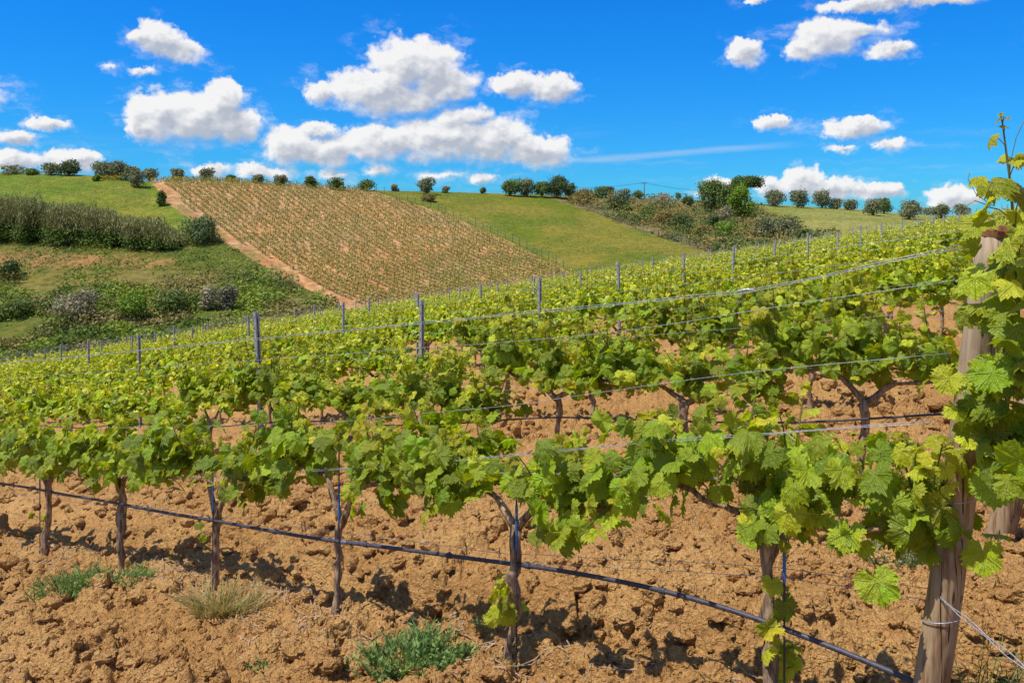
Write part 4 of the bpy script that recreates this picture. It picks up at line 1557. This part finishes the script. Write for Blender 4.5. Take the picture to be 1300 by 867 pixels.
# umbrella pine
def pine():
    px, py = 948, 262
    x, y, z = [float(v) for v in on_hill(px, py)]
    y += 12
    x = (px - 650) / F * y
    z = float(terr(x, y))
    s = y / F
    top = (YH - 226) * s + CAMZ - z
    H = top
    root = thing('umbrella_pine', 'umbrella pine with flat dark crown on a bare trunk behind the green trees', 'tree', (x, y, z), 0, SKY)
    tb = MB()
    tb.tube([(0, 0, -.3), (.1, 0, H * .45), (-.15, 0, H * .8)], [.35, .26, .18], 8, rough=.1)
    rr = np.random.default_rng(4)
    lobes = []
    for i in range(16):
        a = i * 2.4
        rad = 17 * s * math.sqrt((i + .5) / 16)
        c = np.array([math.cos(a) * rad, math.sin(a) * rad, H * (.86 - .03 * (rad / (19 * s)))])
        lobes.append((c, (7.0 * s, 7.0 * s, 7.0 * s)))
        tb.tube([(-.1, 0, H * .6), c * (.5, .5, .9), c], [.12, .08, .04], 5)
    mb = MB()
    blob_leaves(mb, rr, lobes, 6500, .34, (0.085, 0.135, 0.030), up=.5)
    link('trunk', tb.mesh('trunk', M_TBARK, True), root)
    link('crown', mb.mesh('crown', M_TREELEAF), root)


pine()


# hedge of tall reedy shrubs on the left slope
def hedge():
    rr = np.random.default_rng(31)
    mb = MB()
    xs, ys, zs = on_hill(np.array([110.]), np.array([306.]))
    origin = (float(xs[0]), float(ys[0]), float(zs[0]))
    for i in range(72):
        px = -60 + i * 290 / 71 + rr.normal() * 2
        pb_ = np.interp(px, [-60, 100, 232], [300, 306, 314]) + rr.normal() * 2.5
        top = np.interp(px, [-60, 0, 110, 200, 232], [247, 250, 264, 283, 300]) + rr.normal() * 3
        x, y, z = [float(v) for v in on_hill(px, pb_)]
        s = y / F
        H = (pb_ - top) * s
        n = 420
        # feathery grey-green upper stems
        p = np.column_stack([x + rr.normal(size=n) * 4.5 * s, y + rr.normal(size=n) * 1.4, z + H * rr.uniform(.3, 1, n) ** .8 * rr.uniform(.8, 1.08, n)])
        nr = np.column_stack([rr.normal(size=n), rr.normal(size=n) - .6, rr.normal(size=n) * .5 + .1])
        tp = np.column_stack([rr.normal(size=n) * .3, rr.normal(size=n) * .3, np.ones(n)])
        tone = rr.uniform(.75, 1.25)
        col = np.array([0.235, 0.235, 0.090])[None] * tone * rr.uniform(.7, 1.35, (n, 1))
        tmpl = (TRI[0] * (.45, 1.9, 1), TRI[1], TRI[2])
        v, t, c, u = spread(tmpl, p - np.array(origin), nr, tp, rr.uniform(.22, .42, n), col)
        mb.add(v, t, c, u)
        n = 200
        p = np.column_stack([x + rr.normal(size=n) * 5 * s, y - .8 + rr.normal(size=n) * 1.0, z + H * rr.uniform(0, .42, n)])
        nr = rr.normal(size=(n, 3)) + (0, -.6, .4)
        col = np.array([0.095, 0.150, 0.025])[None] * rr.uniform(.6, 1.5, (n, 1))
        v, t, c, u = spread(TRI, p - np.array(origin), nr, rr.normal(size=(n, 3)), rr.uniform(.22, .42, n), col)
        mb.add(v, t, c, u)
    o = link('hedge', mb.mesh('hedge', M_TREELEAF), None, origin)
    tag(o, 'long band of feathery grey-green shrubs across the left slope', 'hedge')


hedge()


def scatter_px(n, fx, fy, accept, rr):
    px, py = fx(n), fy(n)
    k = accept(px, py)
    px, py = px[k], py[k]
    x, y, z = on_hill(px, py)
    return px, py, x, y, z


# brambles and rough growth of the left slope and the bank
rr = np.random.default_rng(55)
mb = MB()
px = rr.uniform(-70, 470, 80000)
py = rr.uniform(300, 470, 80000)
lim = np.interp(py, TRL_Y, TRL_X)
x, y, z = on_hill(px, py)
dn = fbm(x * .16, y * .16, 500, 4)
low = sstep(py, 345, 375)
bandw = np.exp(-((py - 308) / 9) ** 2)
keep = (px < lim - 2) & (rr.random(len(px)) < np.clip((dn - .38) * 5, 0, 1) * np.clip(low + bandw + .16, 0, 1) * 1.4 + .008)
x, y, z, px, py, dn = x[keep], y[keep], z[keep], px[keep], py[keep], dn[keep]
n = len(x)
hh = 1.5 * np.clip((dn - .42) * 4, 0.08, 1) * rr.uniform(.1, 1, n)
z = terr(x, y) + hh
tone = fbm(x * .35, y * .35, 510, 3)[:, None]
col = lerp((0.085, 0.135, 0.018), (0.19, 0.26, 0.028), sstep(tone, .35, .65))
col = lerp(col, (0.24, 0.19, 0.07), .8 * sstep(fbm(x * .12, y * .2, 540, 3)[:, None], .48, .62))
col = col * rr.uniform(.75, 1.3, (n, 1))
v, t, c, u = spread(TRI, np.column_stack([x, y, z]), rr.normal(size=(n, 3)) * .7 + (0, -.25, .9), rr.normal(size=(n, 3)), rr.uniform(.22, .45, n), col)
mb.add(v, t, c, u)
# growth of the scrub bank
px = rr.uniform(720, 1075, 60000)
py = rr.uniform(250, 330, 60000)
a_l = np.interp(py, BNK_Y, BNK_X)
a_r = np.interp(py, [200, 255, 264, 290, 302, 480], [820, 890, 965, 1020, 1060, 1800])
x, y, z = on_hill(px, py)
dn = fbm(x * .2, y * .2, 520, 4)
keep = (px > a_l + 3) & (px < a_r) & (rr.random(len(px)) < np.clip((dn - .36) * 5, .05, 1))
x, y, dn = x[keep], y[keep], dn[keep]
n = len(x)
hh = 1.8 * np.clip((dn - .36) * 4, 0.05, 1) * rr.uniform(.05, 1, n)
tone = fbm(x * .3, y * .3, 530, 3)[:, None]
col = lerp((0.085, 0.135, 0.025), (0.25, 0.205, 0.06), sstep(tone, .4, .62)) * rr.uniform(.7, 1.3, (n, 1))
v, t, c, u = spread(TRI, np.column_stack([x, y, terr(x, y) + hh]), rr.normal(size=(n, 3)) * .7 + (0, -.25, .9), rr.normal(size=(n, 3)), rr.uniform(.25, .5, n), col)
mb.add(v, t, c, u)
tag(link('undergrowth', mb.mesh('undergrowth', M_TREELEAF)), None, None, None, 'stuff')

# rough grass standing on the meadows and slopes
gm = MB()
px = rr.uniform(-60, 1260, 150000)
py = rr.uniform(216, 345, 150000)
jx = px
lm = (px < np.interp(py, TRL_Y, TRL_X) - 2) & (py > np.interp(px, CR_X, CR_Y) + .5)
mm = (px > np.interp(py, BND_Y, BND_X) + 2) & (py > np.interp(px, CR_X, CR_Y) + .5)
k = lm | mm
px, py = px[k], py[k]
x, y, z = on_hill(px, py)
k = (fbm(x * .3, y * .3, 610, 4) > .44) & (z - 0 > -40)
x, y, px = x[k], y[k], px[k]
n = len(x)
tone = fbm(x * .08, y * .08, 620, 3)[:, None]
col = lerp((0.135, 0.190, 0.022), (0.26, 0.24, 0.055), sstep(tone, .38, .62)) * rr.uniform(.65, 1.25, (n, 1))
tmpl = (TRI[0] * (.6, 1.3, 1), TRI[1], TRI[2])
v, t, c, u = spread(tmpl, np.column_stack([x, y, terr(x, y) + .05]), rr.normal(size=(n, 3)) * (.6, .4, .3) + (0, -.5, .7), rr.normal(size=(n, 3)) * .4 + (0, 0, 1), rr.uniform(.10, .26, n), col)
gm.add(v, t, c, u)
tag(link('meadow_grass', gm.mesh('meadow_grass', M_TREELEAF)), None, None, None, 'stuff')

# yellow flowers on the crest
mb = MB()
px = np.concatenate([rr.uniform(128, 156, 900), rr.uniform(186, 330, 1000), rr.uniform(200, 470, 500)])
py = np.concatenate([rr.uniform(224, 230, 900), np.interp(px[900:1900], CR_X, CR_Y) + rr.uniform(0, 2.2, 1000), np.interp(px[1900:], CR_X, CR_Y) + rr.uniform(0, 1.6, 500)])
x, y, z = on_hill(px, py)
n = len(x)
col = np.array([0.60, 0.42, 0.02])[None] * rr.uniform(.5, 1.2, (n, 1))
col[rr.random(n) < .45] = (0.16, 0.20, 0.03)
v, t, c, u = spread(TRI, np.column_stack([x, y, terr(x, y) + rr.uniform(.1, .9, n)]), rr.normal(size=(n, 3)) + (0, -.5, .6), rr.normal(size=(n, 3)), rr.uniform(.15, .3, n), col)
mb.add(v, t, c, u)
tag(link('yellow_flowers', mb.mesh('yellow_flowers', M_TREELEAF)), None, None, None, 'stuff')

# young vines of the brown hill: rows running down the slope
mb = MB()
sp = MB()
NROW = 44
for r_ in range(NROW):
    f = -.25 + 1.6 * (r_ + .35) / NROW
    Ptop = np.array([np.interp(234, TRL_Y, TRR_X) + 6, 234.0]) * (1 - f) + np.array([470., 243.]) * f
    Pbot = np.array([470., 392.]) * (1 - f) + np.array([760., 362.]) * f
    # end points on the hill, then straight on the ground between them
    xa, ya, _ = on_hill(Ptop[0], np.interp(Ptop[0], CR_X, CR_Y) + 1.0)
    xb, yb, _ = on_hill(Pbot[0], Pbot[1])
    L = math.hypot(xb - xa, yb - ya)
    m = int(L / 1.15)
    s = (np.arange(m) + rr.uniform(-.15, .15, m)) / m
    xx, yy = xa + (xb - xa) * s, ya + (yb - ya) * s
    zz = terr(xx, yy)
    ppx = xx / yy * F + 650
    ppy = YH - (zz - CAMZ) * F / yy
    ok = (ppx > np.interp(ppy, TRL_Y, TRR_X) + 1) & (ppx < np.interp(ppy, BND_Y, BND_X) - 5) & (rr.random(m) < .9)
    xx, yy, zz, ppy = xx[ok], yy[ok], zz[ok], ppy[ok]
    m = len(xx)
    if m == 0:
        continue
    k = 30
    al, pe = rr.normal(size=m * k) * .36, rr.normal(size=m * k) * .10
    ex, ey = (xb - xa) / L, (yb - ya) / L
    P = np.repeat(np.column_stack([xx, yy, zz]), k, axis=0) + np.column_stack([al * ex - pe * ey, al * ey + pe * ex, rr.uniform(.25, .85, m * k)])
    col = lerp((0.14, 0.19, 0.025), (0.32, 0.31, 0.05), rr.random((m * k, 1))) * rr.uniform(.7, 1.2, (m * k, 1))
    v, t, c, u = spread(TRI, P, rr.normal(size=(m * k, 3)) * .6 + SUNL, rr.normal(size=(m * k, 3)), rr.uniform(.14, .26, m * k), col)
    mb.add(v, t, c, u)
    bx = np.array([[-.02, 0, -.1], [.02, 0, -.1], [.02, 0, .55], [-.02, 0, .55], [0, -.02, -.1], [0, .02, -.1], [0, .02, .55], [0, -.02, .55]])
    V8 = (np.column_stack([xx, yy, zz])[:, None] + bx[None]).reshape(-1, 3)
    tt_ = np.array([[0, 1, 2], [0, 2, 3], [4, 5, 6], [4, 6, 7]])
    mb.add(V8, (tt_[None] + (np.arange(m) * 8)[:, None, None]).reshape(-1, 3), (0.16, 0.12, 0.09))
    for j in range(0, m, 14):
        sp.tube([(xx[j], yy[j], zz[j] - .2), (xx[j], yy[j], zz[j] + 1.1)], .025, 4, (0.28, 0.25, 0.22))
tag(link('young_vines', mb.mesh('young_vines', M_TREELEAF)), None, None, None, 'stuff')
tag(link('vineyard_stakes', sp.mesh('vineyard_stakes', M_ATTR)), None, None, None, 'stuff')


# boundary posts between brown field and meadow
def hill_fence(path, n, label, h=1.2):
    P = np.array(path, float)
    L = np.concatenate([[0], np.cumsum(np.hypot(*np.diff(P, axis=0).T))])
    s = np.linspace(0, L[-1], n)
    px, py = np.interp(s, L, P[:, 0]), np.interp(s, L, P[:, 1])
    x, y, z = on_hill(px, py)
    z = terr(x, y)
    b = np.array([x[0], y[0], z[0]])
    root = thing('wire_fence', label, 'fence', tuple(b))
    pm = MB()
    pm.tube([(0, 0, -.2), (0, 0, h)], .05, 5)
    me = pm.mesh('post', M_TBARK)
    for i in range(n):
        o = link('post', me, root, (x[i] - b[0], y[i] - b[1], z[i] - b[2]))
        o.scale.z = rng.uniform(.8, 1.2)
    for hh in (.5, 1.0):
        w = MB()
        w.tube([(x[i] - b[0], y[i] - b[1], z[i] - b[2] + hh) for i in range(n)], .008, 4)
        link('wire', w.mesh('wire', M_WIRE), root)


hill_fence([(478, 243), (560, 268), (640, 303), (715, 340)], 26, 'wire fence on thin posts between the brown vineyard and the green meadow')
hill_fence([(740, 262), (790, 284), (840, 302), (905, 322)], 18, 'wire fence on thin posts between the green meadow and the scrub bank')

# power pole and its lines
x, y, z = [float(v) for v in on_hill(818, 253)]
s = (y + 30) / F
y2 = y + 30
x2 = (818 - 650) / F * y2
z2 = float(terr(x2, y2))
H = (YH - 231) * s + CAMZ - z2
root = thing('power_pole', 'thin utility pole with a crossarm on the crest right of centre', 'pole', (x2, y2, z2))
mb = MB()
mb.tube([(0, 0, -.3), (0, 0, H)], [.16, .12], 8, (0.20, 0.18, 0.16))
link('mast', mb.mesh('mast', M_TBARK, True), root)
mb = MB()
mb.box((-.8, -.06, H - .5), (.8, .06, H - .38), (0.2, .18, .16))
for xx in (-.7, 0, .7):
    mb.tube([(xx, 0, H - .38), (xx, 0, H - .2)], .05, 6)
link('crossarm', mb.mesh('crossarm', M_TBARK), root)
for sgn, nm in ((-1, 'leftward'), (1, 'rightward')):
    mb = MB()
    tt_ = np.linspace(0, 1, 14)
    for xx in (-.7, 0, .7):
        mb.tube(np.column_stack([x2 + xx + sgn * tt_ * 26, y2 + tt_ * 8, z2 + H - .22 - 1.6 * np.sin(tt_ * math.pi) * .6 - tt_ * (.3 if sgn < 0 else 1.6)]), .014, 4)
    tag(link('power_line', mb.mesh('power_line', M_HOSE, True)), 'thin %s span of power lines hanging from the utility pole' % nm, 'cable')

# ------------------------------------------------------------------ weeds, dry grass, prunings near the camera
def ground_px(px, py):
    """point of the near soil seen at a photo pixel"""
    lo, hi = 1.0, 20.0
    u = (px - 650) / F
    for _ in range(40):
        m = (lo + hi) / 2
        h = float(field_h(np.array([u * m]), np.array([m]))[0])
        if YH - (h - CAMZ) * F / m > py:
            lo = m
        else:
            hi = m
    return u * lo, lo


def tuft(px, py, n, h, spreadr, cols, label, name='weed', width=.006, cat='weed', lean=.5, seed=0, bushy=False):
    x0_, y0_ = ground_px(px, py)
    rr = np.random.default_rng(seed + int(px))
    z0_ = float(ground(x0_, y0_)[0])
    mb = MB()
    for i in range(n):
        a = rr.uniform(0, 6.28)
        rad = spreadr * math.sqrt(rr.random())
        bx_, by_ = math.cos(a) * rad, math.sin(a) * rad * .8
        bz = float(ground(x0_ + bx_, y0_ + by_)[0]) - z0_ - .005
        L = h * rr.uniform(.5, 1.15)
        d = np.array([math.cos(a) * lean * rr.random() + rr.normal() * .2, math.sin(a) * lean * rr.random() + rr.normal() * .2, 1.0])
        d /= np.linalg.norm(d)
        side = np.cross(d, (rr.normal(), rr.normal(), .1))
        side /= np.linalg.norm(side)
        w = width * rr.uniform(.6, 1.3)
        c = np.array(cols[rr.integers(len(cols))]) * rr.uniform(.75, 1.25)
        m = 4
        P = [np.array([bx_, by_, bz]) + d * L * f + np.array([d[0], d[1], -.7]) * (f * f * L * .35) for f in (0, .35, .7, 1.0)]
        V_ = []
        for k, p in enumerate(P):
            ww = w * (1, .9, .6, .05)[k]
            V_ += [p - side * ww, p + side * ww]
        T_ = []
        for k in range(3):
            T_ += [(2 * k, 2 * k + 1, 2 * k + 3), (2 * k, 2 * k + 3, 2 * k + 2)]
        mb.add(V_, T_, c)
        if bushy:
            for q_ in range(5):
                f = rr.uniform(.2, .95)
                pp = P[0] + (P[3] - P[0]) * f
                dd = rr.normal(size=3) * .5 + (0, 0, .5)
                dd /= np.linalg.norm(dd)
                s2 = np.cross(dd, rr.normal(size=3))
                s2 /= np.linalg.norm(s2)
                l2 = h * rr.uniform(.12, .25)
                mb.add([pp, pp + dd * l2 * .5 + s2 * w * .9, pp + dd * l2, pp + dd * l2 * .5 - s2 * w * .9], [(0, 1, 2), (0, 2, 3)], c * rr.uniform(.9, 1.2))
    o = link(name, mb.mesh(name, M_GRASS), None, (x0_, y0_, z0_))
    return tag(o, label, cat, 'weeds on the ploughed soil')


GW = [(0.17, 0.27, 0.075), (0.23, 0.33, 0.11), (0.13, 0.22, 0.06)]
DG = [(0.45, 0.36, 0.17), (0.38, 0.30, 0.13), (0.30, 0.30, 0.10)]
tuft(515, 838, 300, .15, .15, GW, 'lush green weed clump at the foot of the front row, bottom centre', bushy=True, width=.005, seed=1)
tuft(568, 842, 180, .09, .09, GW, 'lower green weed clump beside the lush bottom-centre one', bushy=True, width=.005, seed=2)
tuft(610, 815, 26, .07, .02, GW, 'single narrow weed stem cluster between two vine trunks', bushy=True, width=.004, seed=3)
tuft(455, 835, 50, .05, .08, GW, 'sparse green weed left of the lush bottom-centre clump', bushy=True, width=.004, seed=4)
tuft(85, 752, 230, .15, .20, GW, 'grassy green weed below the leftmost vine trunk', bushy=True, width=.004, seed=5)
tuft(140, 742, 230, .12, .24, GW, 'spreading green weed at the foot of the second trunk from left', bushy=True, width=.004, seed=6)
tuft(275, 775, 230, .25, .11, DG, 'straw-coloured dry grass tuft at the foot of a forked vine', name='dry_grass_tuft', width=.003, lean=.9, seed=7)
tuft(305, 770, 110, .22, .10, DG, 'thin dry grass right of the straw-coloured tuft', name='dry_grass_tuft', width=.003, lean=1.1, seed=8)
tuft(110, 738, 12, .22, .03, [(0.30, .36, .12)], 'few long pale grass blades between the two left trunks', name='grass_tuft', width=.003, lean=1.2, seed=9)
tuft(325, 852, 46, .035, .05, GW, 'small flat green weed near the bottom, left of centre', bushy=True, width=.005, seed=10)
tuft(385, 838, 40, .03, .10, GW, 'scattered tiny weed leaves near the bottom left', bushy=True, width=.004, seed=11)
tuft(1150, 728, 220, .10, .14, [(0.15, .22, .09), (.2, .24, .11)], 'grey-green weed patch left of the foreground post', bushy=True, width=.004, seed=12)
tuft(1130, 700, 140, .09, .16, [(0.2, .2, .09), (.24, .22, .11)], 'thin dry weed patch behind the grey-green one', bushy=True, width=.003, seed=13)
tuft(1225, 866, 26, .34, .05, [(0.10, .17, .04)], 'tall thin weed stems just right of the foreground post', bushy=True, width=.002, lean=.25, seed=14)
tuft(1262, 862, 22, .28, .06, [(0.12, .17, .05), (.16, .13, .07)], 'tall wiry weed stems near the bottom right corner', bushy=True, width=.002, lean=.3, seed=15)
tuft(645, 838, 60, .06, .07, [(0.22, .26, .12), (.3, .3, .16)], 'pale withered weed at the foot of the central front vine', bushy=True, width=.003, seed=16)
tuft(930, 862, 22, .07, .05, GW, 'small weed by the trunk at the bottom, right of centre', bushy=True, width=.005, seed=17)

# dry prunings left on the soil
rr = np.random.default_rng(66)
mb = MB()
for i in range(520):
    c = rr.random()
    if c < .72:
        t = rr.uniform(0.4, 8)
        q = Q0 + rr.normal() * .16 - .02
        if rr.random() < .35:
            q += RSP
    else:
        t, q = rr.uniform(0, 8), rr.uniform(1.2, 8)
    x, y = tq(t, q)
    L = rr.uniform(.04, .34)
    a = rr.uniform(0, 3.14) if rr.random() < .4 else ROWYAW + rr.normal() * .4
    n = 6
    s = np.linspace(-.5, .5, n) * L
    bend = rr.normal() * .4
    xs = x + np.cos(a + bend * s) * s
    ys = y + np.sin(a + bend * s) * s
    zs = ground(xs, ys)
    zline = np.linspace(zs[0], zs[-1], n)
    zs = np.maximum(zs * .3 + zline * .7, zs) + .004
    mb.tube(np.column_stack([xs, ys, zs]), np.linspace(.0036, .0015, n) * rr.uniform(.5, 1.1), 5, mi=0)
# straw and leaf litter in the strip under the vines
n = 5200
t = rr.uniform(-.4, 9, n)
q = Q0 + rr.normal(size=n) * .24 - .04
q[rr.random(n) < .3] += RSP
k = rr.random(n) < .12
q[k] = rr.uniform(1.0, 8, k.sum())
x, y = tq(t, q)
ok = fbm(x * 1.7, y * 1.7, 701, 3) > .46
x, y = x[ok], y[ok]
n = len(x)
tmpl = (np.array([[-.05, -.5, 0], [.05, -.5, 0], [.06, .5, 0.06], [-.05, .5, 0.06]], float), np.array([[0, 1, 2], [0, 2, 3]]), np.zeros((4, 2)))
tp = rr.normal(size=(n, 3)) * (1, 1, .25)
nr = rr.normal(size=(n, 3)) * .3 + (0, -.3, 1)
v, tt_, c, u = spread(tmpl, np.column_stack([x, y, ground(x, y) + .005]), nr, tp, rr.uniform(.015, .06, n), np.full((n, 3), .5))
mb.add(v, tt_, c, u)
tag(link('dry_prunings', mb.mesh('dry_prunings', M_TWIG, True)), None, None, None, 'stuff')
